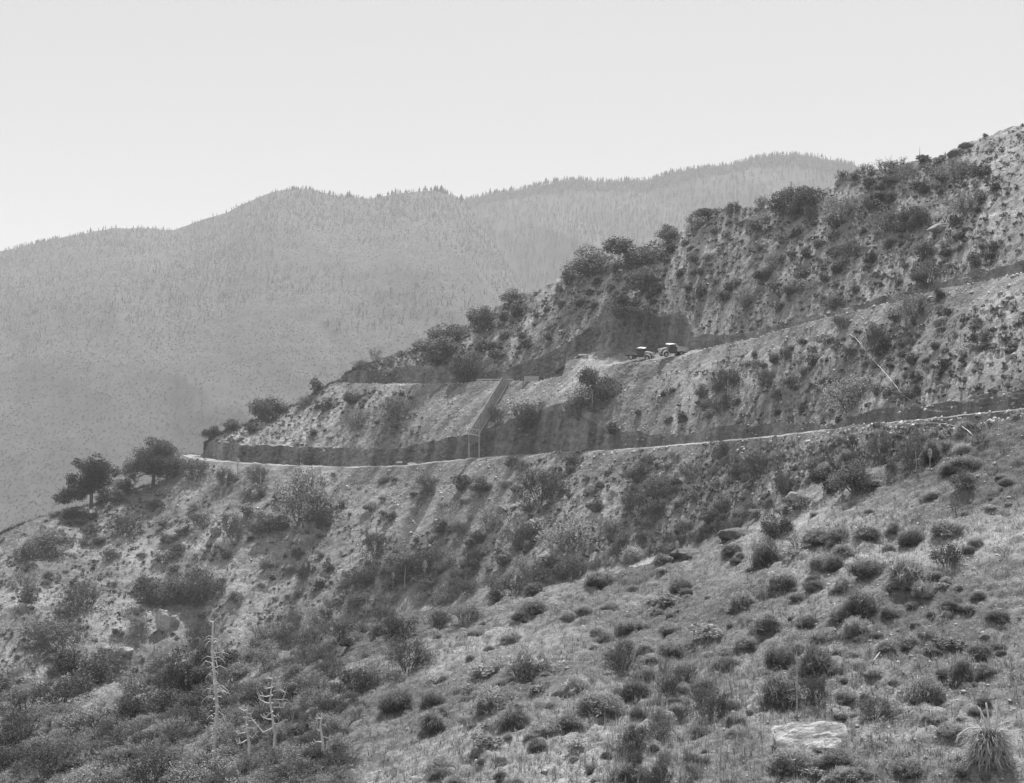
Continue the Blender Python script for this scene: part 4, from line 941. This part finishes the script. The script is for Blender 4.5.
for q in ([(-1.5, -.3, .9), (-1.35, -.25, 1.2), (-1.0, -.3, 1.5), (-.2, -.2, 1.5)], [(-.2, -.2, 1.5), (.1, -.1, 1.4), (.2, 0, .8)], [(0, .1, 1.0), (-.25, -.1, 1.8), (-.5, -.1, 2.3)], [(.1, .1, 1.0), (-.1, -.1, 1.9), (-.2, -.1, 2.5)], [(.1, .1, 1.0), (.3, 0, 1.8), (.25, 0, 2.6)]):
    b.tube(q, [.05, .042, .03, .02][:len(q)], 6)
link('bent_stem', b.mesh('bent_stem', MAT['deadwood'], True), o); o.scale = (.8, .8, .78)

# ------------------------------------------------------------------ rocks
def rock_mesh(name, seed, dims, mat, sub=4, flat=0.0):
    import bmesh
    bm = bmesh.new(); bmesh.ops.create_icosphere(bm, subdivisions=sub, radius=1.0); r = np.random.default_rng(seed)
    pl = [(unit(r.normal(0, 1, 3)), .62+.3*r.random()) for _ in range(14)]
    for v in bm.verts:
        c = np.array(v.co); k = 1.0
        for nrm, d in pl:
            t = float(c@nrm)
            if t > d: c = c - nrm*(t-d)*.85
        a = np.array([[c[0]*2.2]]), np.array([[c[1]*2.2+c[2]*1.7]])
        c = c*(1+.16*float(fbm(a[0], a[1], 4, seed)[0, 0]))
        v.co = Vector((c[0]*dims[0]/2, c[1]*dims[1]/2, c[2]*dims[2]/2))
    me = bpy.data.meshes.new(name); bm.to_mesh(me); bm.free(); me.materials.append(mat)
    return me
def rock(u, v, wpx, hpx, lab, name='boulder', mat='rock', seed=1, sink=.2, depth=.8):
    p = hit(u, v); k = p.y/F; d = (wpx*k, wpx*k*depth, hpx*k*1.25); p.z += d[2]*(.5-sink); p.y += d[1]*.1
    thing(name, rock_mesh(name, seed, d, MAT[mat]), p, lab, 'rock')
rock(163, 630, 15, 22, 'upright egg shaped boulder standing among bushes on the lower left slope', mat='palerock', seed=3, depth=.7)
rock(174, 626, 11, 13, 'smaller darker boulder tucked behind the upright one', seed=4)
def slab(u, vtop, vbot, wpx, lab, seed, T=.9):
    import bmesh
    p = hit(u, vbot); k = p.y/F; L, H = wpx*k, (vbot-vtop)*k; r = np.random.default_rng(seed)
    bm = bmesh.new(); bmesh.ops.create_cube(bm, size=1.0); bmesh.ops.subdivide_edges(bm, edges=bm.edges[:], cuts=17, use_grid_fill=True)
    for q in bm.verts:
        x, y, z = q.co; e = 1-.10*(abs(2*x)**6+abs(2*y)**6)*.5
        a = np.array([[x*5.0+seed]]); b = np.array([[y*4.0+z*3.1]])
        d = float(fbm(a, b, 4, seed)[0, 0]); d2 = round(float(fbm(a*.7, b*1.6, 2, seed+5)[0, 0])*5)/5
        q.co = Vector((x*L*e*(1+.2*d), y*T*2.0+.1*d, z*T*.6*e+.10*d+.05*d2))
    me = bpy.data.meshes.new('rock_slab'); bm.to_mesh(me); bm.free(); me.materials.append(MAT['palerock'])
    o = thing('rock_slab', me, (p.x, p.y+.5, p.z+H*.5-.3), lab, 'rock'); o.rotation_euler = (math.radians(34), math.radians(-2), 0)
slab(815, 722, 747, 76, 'pale flat topped rock slab at the bottom of the picture', 5, .6)
slab(888, 736, 748, 46, 'low pale rock lying right of the flat topped slab', 6, .4)
rock(792, 502, 15, 11, 'dark angular rock in the gully left of the leafy bush', seed=7)
rock(757, 514, 18, 8, 'dark rock at the right end of the ledge above the near slope', mat='darkrock', seed=8, sink=.4)
rock(690, 556, 40, 13, 'long dark rock ledge at the rim of the near slope', 'rock_ledge', 'darkrock', 9, .55)
rock(735, 535, 36, 12, 'second dark rock of the ledge at the rim of the near slope', 'rock_ledge', 'darkrock', 10, .55)
rock(590, 494, 14, 11, 'dark blocky rock on the slope right of the large dark bush', seed=11)
rock(500, 513, 9, 8, 'small round rock on the spoil below the chute', seed=12)
rock(957, 154, 18, 8, 'dark jagged rock on the highest skyline', mat='darkrock', seed=13, sink=.45)
rock(968, 146, 15, 7, 'topmost dark rock at the right end of the skyline', mat='darkrock', seed=14, sink=.45)
rock(840, 185, 10, 6, 'rock on the skyline left of the sapling like shrub', seed=15)
rock(256, 497, 12, 8, 'rounded rock below the bushy shrub under the lower road', seed=16)
rock(216, 536, 14, 10, 'rock at the foot of the ragged bush left of the very large one', seed=17)
rock(125, 655, 18, 9, 'dark rock on the lit slope left of the tall dark bush', seed=18)
rock(942, 231, 30, 8, 'dark shaded ledge on the high slope at the right', 'rock_ledge', 'rock', 19)

# ------------------------------------------------------------------ road works
def board(u, v, wpx, th, lab, mat, yaw=0.0, roll=0.0, depth=.5, name='board', frm=None):
    p = hit(u, v, frm); L = wpx*p.y/F; mb = MB(); mb.box((0, 0, 0), (L, depth, th)); mb.box((L*.02, 0, th*.9), (L*.7, depth*.6, th*.8))
    p.z += th*.9; o = thing(name, mb.mesh(name, MAT[mat], bevel=.01), p, lab, 'board', rz=yaw); o.rotation_euler = (0, roll, yaw)
def log(u0, v0, u1, v1, rad, lab, mat, name='pole', cat='pole', lift=.1):
    a, b = hit(u0, v0), hit(u1, v1); mb = MB(); a.z += lift; b.z += lift; n = 5
    pts = [a.lerp(b, i/n)+Vector((0, 0, random.uniform(-.02, .02)*(b-a).length*.1))-a for i in range(n+1)]
    mb.tube(pts, [rad*(1-.3*i/n) for i in range(n+1)], 7); thing(name, mb.mesh(name, MAT[mat], True), a, lab, cat)
board(874, 247, 12, .16, 'flat white board lying on the little bench of the high slope', 'white', .1, 0, .7)
board(400, 463.5, 8, .22, 'pale board on the lower road, left one of two', 'white', .05, 0, .5)
board(412, 464.5, 9, .16, 'pale plank on the lower road, right one of two', 'white', -.1, .05, .4)
board(571, 423, 10, .09, 'short pale plank lying on the bare scar below the merging bushes', 'paletimber', .2, -.1, .3)
log(873, 663, 881, 652, .035, 'short pale stick lying on the stony near slope', 'stalk', 'stick', 'stick', .05)
log(885, 577, 893, 571, .03, 'pale twig lying left of the large hemispherical mound', 'deadwood', 'stick', 'stick', .05)
log(556, 374, 581, 357, .3, 'dark timber leaning down the spoil heap left of the trucks', 'darktimber', 'timber', 'timber', .35)
log(579, 357.5, 588, 357, .28, 'thick pale timber end on top of the spoil heap', 'paletimber', 'timber', 'timber', .4)
# pale pipe draped down the slope and hose along the road edge
def draped(pts, rad, name, lab, cat, mat, lift):
    A = [hit(u, v) for u, v in pts]; out = []
    for a, b in zip(A, A[1:]):
        for i in range(6):
            q = a.lerp(b, i/6); out.append(q)
    out.append(A[-1]); zs = [max(q.z, ground_z(q.x, q.y))+lift for q in out]
    zs = [sum(zs[max(0, i-3):i+4])/len(zs[max(0, i-3):i+4]) for i in range(len(zs))]
    base = out[0].copy(); mb = MB(); mb.tube([Vector((q.x, q.y, z))-base for q, z in zip(out, zs)], rad, 6)
    thing(name, mb.mesh(name, MAT[mat], True), base, lab, cat)
draped([(848, 333), (862, 350), (876, 367), (894, 389), (911, 411)], .032, 'pipe', 'long straight pale pipe running down the slope between the two roads', 'pipe', 'pipe', .55)
draped([(885, 431), (905, 428.5), (930, 427), (950, 429), (962, 434), (976, 439)], .03, 'hose', 'pale hose curving off the shoulder of the lower road at the right', 'hose', 'pipe', .5)

# wooden loading chute from the upper road to the lower road
t0, t1 = hit(507, 381.5), hit(473, 433)
top = hit(506, 382.5); bot = Vector(((474-CX)/F*(hit(474, 459).y+1.5), hit(474, 459).y+1.5, 0)); bot.z = -(434-CY)/F*bot.y
top.z += .6
ch = thing('loading_chute', None, (bot.x, bot.y, bot.z), 'wooden rock chute on posts running from the upper road down to the lower road', 'chute')
B0, T0 = Vector((0, 0, 0)), top-bot; ax = (T0-B0).normalized(); side = Vector((1, 0.15, 0)); side = (side - ax*side.dot(ax)).normalized(); upv = side.cross(ax).normalized()
if upv.z < 0: upv = -upv
Wd = 2.0
mb = MB(); nb = 5
for i in range(nb):
    off = side*(Wd*((i+.5)/nb-.5)); j_ = random.uniform(-.5, .5); mb.beam(B0+off-ax*abs(j_), T0+off*.82+upv*random.uniform(-.03, .03), Wd/nb*random.uniform(.5, .68), .08, upv)
link('trough_floor', mb.mesh('trough_floor', MAT['darktimber']), ch)
for s in (-1, 1):
    mb = MB()
    for k in range(1):
        off = side*(s*(Wd/2+.06)); mb.beam(B0+off+upv*(.18+.3*k), T0+off*.85+upv*(.18+.3*k), .07, .27, upv)
    w_ = mb.mesh('side_wall', MAT['paletimber' if s < 0 else 'timber']); link('side_wall', w_, ch)
    mb = MB(); off = side*(s*(Wd/2+.02)); foot = hit(474+s*6.5, 459)
    pz = foot.z-bot.z; mb.beam(Vector((off.x, off.y, pz-.3)), Vector((off.x, off.y, 1.0)), .2, .2, Vector((1, 0, 0))); link('post', mb.mesh('post', MAT['paletimber']), ch)
    for k in range(1, 6):
        q = B0.lerp(T0, k/6)+off; g = ground_z(q.x+bot.x, q.y+bot.y)-bot.z
        mb = MB(); mb.beam(Vector((q.x, q.y, min(g-.6, q.z-.5))), q-Vector((0, 0, .05)), .14, .14, Vector((1, 0, 0))); link('trestle_leg', mb.mesh('trestle_leg', MAT['timber']), ch)
mb = MB(); mb.beam(side*(-Wd/2-.3)+Vector((0, -.25, -.15)), side*(Wd/2+.3)+Vector((0, -.25, -.15)), .16, .22); mb.beam(side*(-Wd/2-.1)+Vector((0, -.2, .9)), side*(Wd/2+.1)+Vector((0, -.2, .9)), .1, .12); link('crossbeam', mb.mesh('crossbeam', MAT['paletimber']), ch)
mb = MB()
for k in range(6): mb.beam(side*(Wd*((k+.5)/6-.5))+Vector((0, -.12, -.2)), side*(Wd*((k+.5)/6-.5))+Vector((0, -.12, -1.5)), .3, .06, Vector((0, 1, 0)))
link('gate', mb.mesh('gate', MAT['timber']), ch)
a, b = hit(477, 382), hit(513, 382); mb = MB(); mb.beam(a-bot+Vector((0, 1, .55)), b-bot+Vector((0, 1, .55)), .25, .3)
for f in (.05, .35, .65, .95):
    q = (a-bot).lerp(b-bot, f)+Vector((0, 1, 0)); mb.beam(q-Vector((0, 0, .6)), q+Vector((0, 0, .4)), .18, .18, Vector((1, 0, 0)))
link('bumper_beam', mb.mesh('bumper_beam', MAT['paletimber']), ch)
# board bin beside the chute head
p = hit(531.5, 382); k = p.y/F; W_, H_ = 15*k, 6.5*k
bn = thing('board_bin', None, (p.x, p.y+1.2, p.z-.1), 'small bin of upright boards at the edge of the upper road right of the chute', 'bin')
mb = MB(); n = 9
for i in range(n): mb.box((W_*((i+.5)/n-.5), 0, H_/2), (W_/n*.93, .06, H_*(.95+.05*math.sin(i*3))))
link('front_boards', mb.mesh('front_boards', MAT['paletimber']), bn)
for s in (-1, 1):
    mb = MB(); mb.box((s*W_*.5, .7, H_*.48), (.07, 1.4, H_*.9)); link('side_panel', mb.mesh('side_panel', MAT['timber']), bn)
mb = MB(); mb.box((0, 1.42, H_*.46), (W_, .06, H_*.88)); link('back_panel', mb.mesh('back_panel', MAT['timber']), bn)
mb = MB(); mb.box((0, -.06, H_*.75), (W_*1.02, .07, .16)); link('rail', mb.mesh('rail', MAT['paletimber']), bn)

# ------------------------------------------------------------------ trucks (x forward, metres)
def wheel(par, x, y, r=.43, wd=.2):
    h = link('wheel', None, par, (x, y, r)); h.empty_display_size = .2
    t = MB(); n = 20
    prof = [(.62*r, -wd*.5), (.93*r, -wd*.5), (r, -wd*.3), (r, wd*.3), (.93*r, wd*.5), (.62*r, wd*.5)]
    for i in range(n):
        a, b = 2*math.pi*i/n, 2*math.pi*(i+1)/n
        for (r0, y0), (r1, y1) in zip(prof, prof[1:]+prof[:1]):
            t.add([(math.cos(a)*r0, y0, math.sin(a)*r0), (math.cos(b)*r0, y0, math.sin(b)*r0), (math.cos(b)*r1, y1, math.sin(b)*r1), (math.cos(a)*r1, y1, math.sin(a)*r1)], [(0, 1, 2, 3)])
    link('tyre', t.mesh('tyre', MAT['tyre'], True), h)
    m = MB(); m.tube([(0, -wd*.3, 0), (0, wd*.3, 0)], r*.64, 18); m.tube([(0, -wd*.48, 0), (0, wd*.48, 0)], r*.2, 12)
    link('rim', m.mesh('rim', MAT['steel']), h)
def truck(u, v, yaw, lab, bed, roofmat):
    c = int(np.argmin(abs(us-u))); a, b = SEG['road2']; yy = P[a, c, 1]+2.0; p = Vector(((u-CX)/F*yy, yy, float(np.interp(yy, P[a:b+1, c, 1], P[a:b+1, c, 2]))))
    sl_ = math.atan2(P[b-1, c, 2]-P[a, c, 2], P[b-1, c, 1]-P[a, c, 1]); p.z += .06
    o = thing('old_truck', None, p, lab, 'truck', None); o.rotation_euler = (Matrix.Rotation(sl_*.8, 3, 'X') @ Matrix.Rotation(yaw, 3, 'Z')).to_euler(); o.scale = (1.12, 1.12, 1.12)
    P_ = MAT['paint']
    m = MB(); m.box((0, .38, .62), (4.9, .12, .16)); m.box((0, -.38, .62), (4.9, .12, .16)); m.box((1.55, 0, .45), (.12, 1.5, .12)); m.box((-1.35, 0, .45), (.14, 1.5, .14)); link('chassis', m.mesh('chassis', MAT['tyre']), o)
    m = MB(); m.prism([(.85, .75), (2.2, .75), (2.25, 1.22), (2.15, 1.36), (.85, 1.5)], -.42, .42); link('hood', m.mesh('hood', MAT['greypaint'], bevel=.06), o)
    m = MB(); m.box((2.28, 0, 1.02), (.1, .72, .66)); link('radiator', m.mesh('radiator', MAT['steel'], bevel=.03), o)
    m = MB(); m.prism([(-.35, .7), (.9, .7), (.9, 1.45), (.85, 1.5), (.72, 1.98), (-.25, 1.98), (-.35, 1.9)], -.74, .74); cab = link('cab', m.mesh('cab', P_, bevel=.04), o)
    m = MB(); m.prism([(-.38, 1.95), (.84, 1.95), (.86, 1.99), (.6, 2.1), (-.2, 2.12), (-.4, 2.03)], -.76, .76); link('roof', m.mesh('roof', MAT[roofmat], bevel=.03), o)
    for s in (-1, 1):
        m = MB(); m.box((.22, s*.752, 1.68), (.72, .015, .42)); link('side_window', m.mesh('side_window', MAT['glass']), o)
        m = MB()
        for i in range(7):
            a0, a1 = math.pi*(.95-i*.14), math.pi*(.95-(i+1)*.14); q = lambda a: Vector((1.55+.6*math.cos(a), s*.66, .46+.58*math.sin(a)))
            m.beam(q(a0), q(a1), .34, .04, Vector((0, 0, 1)) if abs(math.cos((a0+a1)/2)) < .8 else Vector((1, 0, 0)))
        m.beam((.95, s*.68, .5), (-.3, s*.68, .5), .3, .05); link('fender', m.mesh('fender', MAT['canvas'] if roofmat == 'canvas' else P_), o)
        m = MB(); m.tube([(2.1, s*.5, 1.12), (2.3, s*.5, 1.12), (2.36, s*.5, 1.12)], [.08, .15, .14], 14); hl = link('headlight', m.mesh('headlight', P_), o)
        m = MB(); m.tube([(2.361, s*.5, 1.12), (2.385, s*.5, 1.12)], [.13, .1], 14); link('lens', m.mesh('lens', MAT['lamp']), hl)
        wheel(o, 1.55, s*.68); wheel(o, -1.35, s*.68, .45, .3)
    rot = Matrix.Rotation(-math.radians(15), 3, 'Y'); m = MB(); m.box((.806, 0, 1.72), (.012, 1.2, .4), rot); link('windscreen', m.mesh('windscreen', MAT['glass']), o)
    m = MB(); m.box((2.5, 0, .55), (.08, 1.5, .12)); link('bumper', m.mesh('bumper', MAT['steel'], bevel=.02), o)
    if bed == 'flat':
        m = MB(); m.box((-1.55, 0, .86), (2.2, 1.7, .12)); link('bed', m.mesh('bed', MAT['timber']), o)
        for s in (-1, 1): m = MB(); m.box((-1.55, s*.84, 1.05), (2.2, .06, .28)); link('side_board', m.mesh('side_board', MAT['timber']), o)
    else:
        m = MB(); m.prism([(-2.75, .95), (-.5, .85), (-.45, 1.62), (-2.6, 1.5), (-2.9, 1.3)], -.85, -.79); m.prism([(-2.75, .95), (-.5, .85), (-.45, 1.62), (-2.6, 1.5), (-2.9, 1.3)], .79, .85)
        m.box((-1.6, 0, .9), (2.1, 1.56, .1)); m.box((-.46, 0, 1.25), (.06, 1.56, .78)); link('dump_bed', m.mesh('dump_bed', MAT['steel']), o)
        m = MB(); m.box((-.2, 0, 1.72), (.9, 1.7, .05)); link('cab_guard', m.mesh('cab_guard', MAT['steel']), o)
truck(640, 361.8, math.radians(-28), 'old dark flatbed truck with a pale cab roof parked on the upper road', 'flat', 'canvas')
truck(672, 356.2, math.radians(205), 'old dump truck with a pale roof, right one of two under the cut', 'dump', 'canvas')

# ------------------------------------------------------------------ ground cover
def pick(n, a, b, ulo=-40, uhi=1064, power=None):
    ci = np.nonzero((us >= ulo) & (us <= uhi))[0]; r = rng.integers(a, b, n); c = rng.choice(ci, n); return r, c
def tufts(pts, h, blades, wk):
    n = len(pts); V = []
    for i in range(blades):
        a = rng.random(n)*6.28; sp = rng.random(n)**.7*.9
        root = pts + np.stack([np.cos(a)*h*.14, np.sin(a)*h*.14, -h*.08], -1)
        tip = pts + np.stack([np.cos(a)*h*sp, np.sin(a)*h*sp, h*(1.0-.45*sp)*(.7+.5*rng.random(n))], -1)
        s = np.stack([-np.sin(a), np.cos(a), a*0], -1)*(h*wk)[:, None]
        V.append(np.stack([root-s, root+s, tip], 1))
    V = np.concatenate(V).reshape(-1, 3); return V, np.arange(len(V)).reshape(-1, 3)
cells = []
for nm, n, hm in (('near', 60000, (.08, .34)), ('low', 7500, (.3, .95)), ('mid', 4500, (.3, .8)), ('top', 7500, (.3, .95))):
    a, b = SEG[nm]; r, c = pick(n, a, b)
    k = (rng.random(n) > spoil[r, c]*.93) & (rng.random(n) < .35+.8*np.clip(.5+2.2*vn(P[r, c, 0]/4, P[r, c, 1]/4, 77), 0, 1))
    r, c = r[k], c[k]; cells.append((P[r, c] + np.stack([rng.normal(0, .1, len(r)), rng.normal(0, .1, len(r)), np.zeros(len(r))], -1), hm[0]+(hm[1]-hm[0])*rng.random(len(r))**2))
v_, f_ = tufts(np.concatenate([x[0] for x in cells[:1]]), np.concatenate([x[1] for x in cells[:1]]), 7, .045)
stuff('dry_grass', mesh_np('dry_grass', v_, f_, MAT['grass']), 'short dry grass covering the near slope', 'grass')
v_, f_ = tufts(np.concatenate([x[0] for x in cells[1:]]), np.concatenate([x[1] for x in cells[1:]]), 11, .09)
stuff('dry_grass', mesh_np('dry_grass', v_, f_, MAT['grass']), 'dry grass and low tussocks covering the far slope around the roads', 'grass')
# low tussocks of scrub, far too many to count
PTS, SZS = [], []
for nm, n in (('low', 4200), ('mid', 2800), ('top', 3400)):
    a, b = SEG[nm]; r, c = pick(n, a, b, 205 if nm == 'mid' else (345 if nm == 'top' else -40))
    k = (rng.random(n) > spoil[r, c]*1.6) & (rng.random(n) < .3+1.2*np.clip(.45+1.8*vn(P[r, c, 0]/6, P[r, c, 1]/6, 78), 0, 1))
    PTS.append(P[r[k], c[k]]); SZS.append(.22+.38*rng.random(k.sum())**2)
v_, f_ = scrub_soup(np.concatenate(PTS), np.concatenate(SZS), 14)
q4 = v_.reshape(-1, 4, 3); ctr = q4.mean(1, keepdims=True); v_ = (ctr+(q4-ctr)*.6).reshape(-1, 3)
stuff('undergrowth', mesh_np('undergrowth', v_, f_, MAT['dense']), 'low tussocks of scrub dotting the far slope around the roads', 'undergrowth')
# tall dry grass in the foreground
poly = [(600, 790), (600, 720), (640, 668), (690, 640), (735, 655), (750, 720), (760, 790)]
pts = []
while len(pts) < 750:
    u, v = random.uniform(600, 760), random.uniform(640, 790)
    if inside(poly, u, v) and random.random() < .25+1.3*(vn(np.array([u/22]), np.array([v/22]), 90)[0]+.4): pts.append(tuple(hit(u, v)))
pts = np.array(pts); v_, f_ = tufts(pts, .3+.55*rng.random(len(pts))**2, 8, .014)
V3 = v_.reshape(-1, 3, 3); mid_ = (V3[:, 0]+V3[:, 1])/2; V3[:, 2, :2] = mid_[:, :2] + (V3[:, 2, :2]-mid_[:, :2])*.5
stuff('tall_grass', mesh_np('tall_grass', V3.reshape(-1, 3), f_, MAT['tall']), 'tall dry grass stems thickly grown in the foreground', 'grass')
# loose stones
def stones(pts, s):
    n = len(pts); octa = np.array([(1, 0, 0), (-1, 0, 0), (0, 1, 0), (0, -1, 0), (0, 0, 1), (0, 0, -1)], float); fc = np.array([(0, 2, 4), (2, 1, 4), (1, 3, 4), (3, 0, 4), (2, 0, 5), (1, 2, 5), (3, 1, 5), (0, 3, 5)])
    V = octa[None]*s[:, None, None]*(.6+.8*rng.random((n, 6, 1)))*np.array([1, 1, .7]); ca, sa = np.cos(rng.random(n)*6.28), np.sin(rng.random(n)*6.28)
    x = V[..., 0]*ca[:, None]-V[..., 1]*sa[:, None]; y = V[..., 0]*sa[:, None]+V[..., 1]*ca[:, None]
    V = np.stack([x, y, V[..., 2]], -1)+pts[:, None]; return V.reshape(-1, 3), (fc[None]+6*np.arange(n)[:, None, None]).reshape(-1, 3)
PT, SZ = [], []
for nm, n, lo, hi, bare in (('near', 9000, .025, .13, 0), ('low', 12000, .07, .42, 1), ('mid', 9000, .07, .36, 1), ('top', 1500, .08, .3, 0), ('cut', 500, .08, .3, 0), ('cut2', 600, .08, .3, 0), ('road', 350, .06, .2, 0), ('road2', 900, .08, .4, 0)):
    a, b = SEG[nm]; r, c = pick(n, a, b+1, 205 if nm in ('cut', 'road') else (345 if nm in ('road2', 'cut2') else -40), 1064)
    if bare: k = rng.random(n) < spoil[r, c]+.12; r, c = r[k], c[k]
    if nm == 'near': k = rng.random(n) < np.clip(.15+1.2*vn(P[r, c, 0]/5, P[r, c, 1]/5, 95)+.5*(U[r, c] > 760), .05, 1); r, c = r[k], c[k]
    PT.append(P[r, c]); SZ.append(lo+(hi-lo)*rng.random(len(r))**5)
v_, f_ = stones(np.concatenate(PT), np.concatenate(SZ))
stuff('loose_stones', mesh_np('loose_stones', v_, f_, MAT['stone']), 'loose stones and rubble strewn over the slopes and below the roads', 'stones')

# ------------------------------------------------------------------ haze: one closed box of thin even air round camera and land
m, n, out = newmat('haze'); pv = N(n, 'ShaderNodeVolumePrincipled'); pv.inputs['Color'].default_value = (.95, .95, .95, 1)
pv.inputs['Density'].default_value = 0.0002; pv.inputs['Anisotropy'].default_value = 0.0
n.links.new(pv.outputs[0], out.inputs['Volume'])
mb = MB(); mb.box((0, 2150, 190), (8820, 5140, 720)); hz = link('haze', mb.mesh('haze', m), kind='stuff', label='thin pale haze filling the air over the valley', category='haze')
print('rows', R, 'cols', NCOL, 'objects', len(bpy.data.objects))
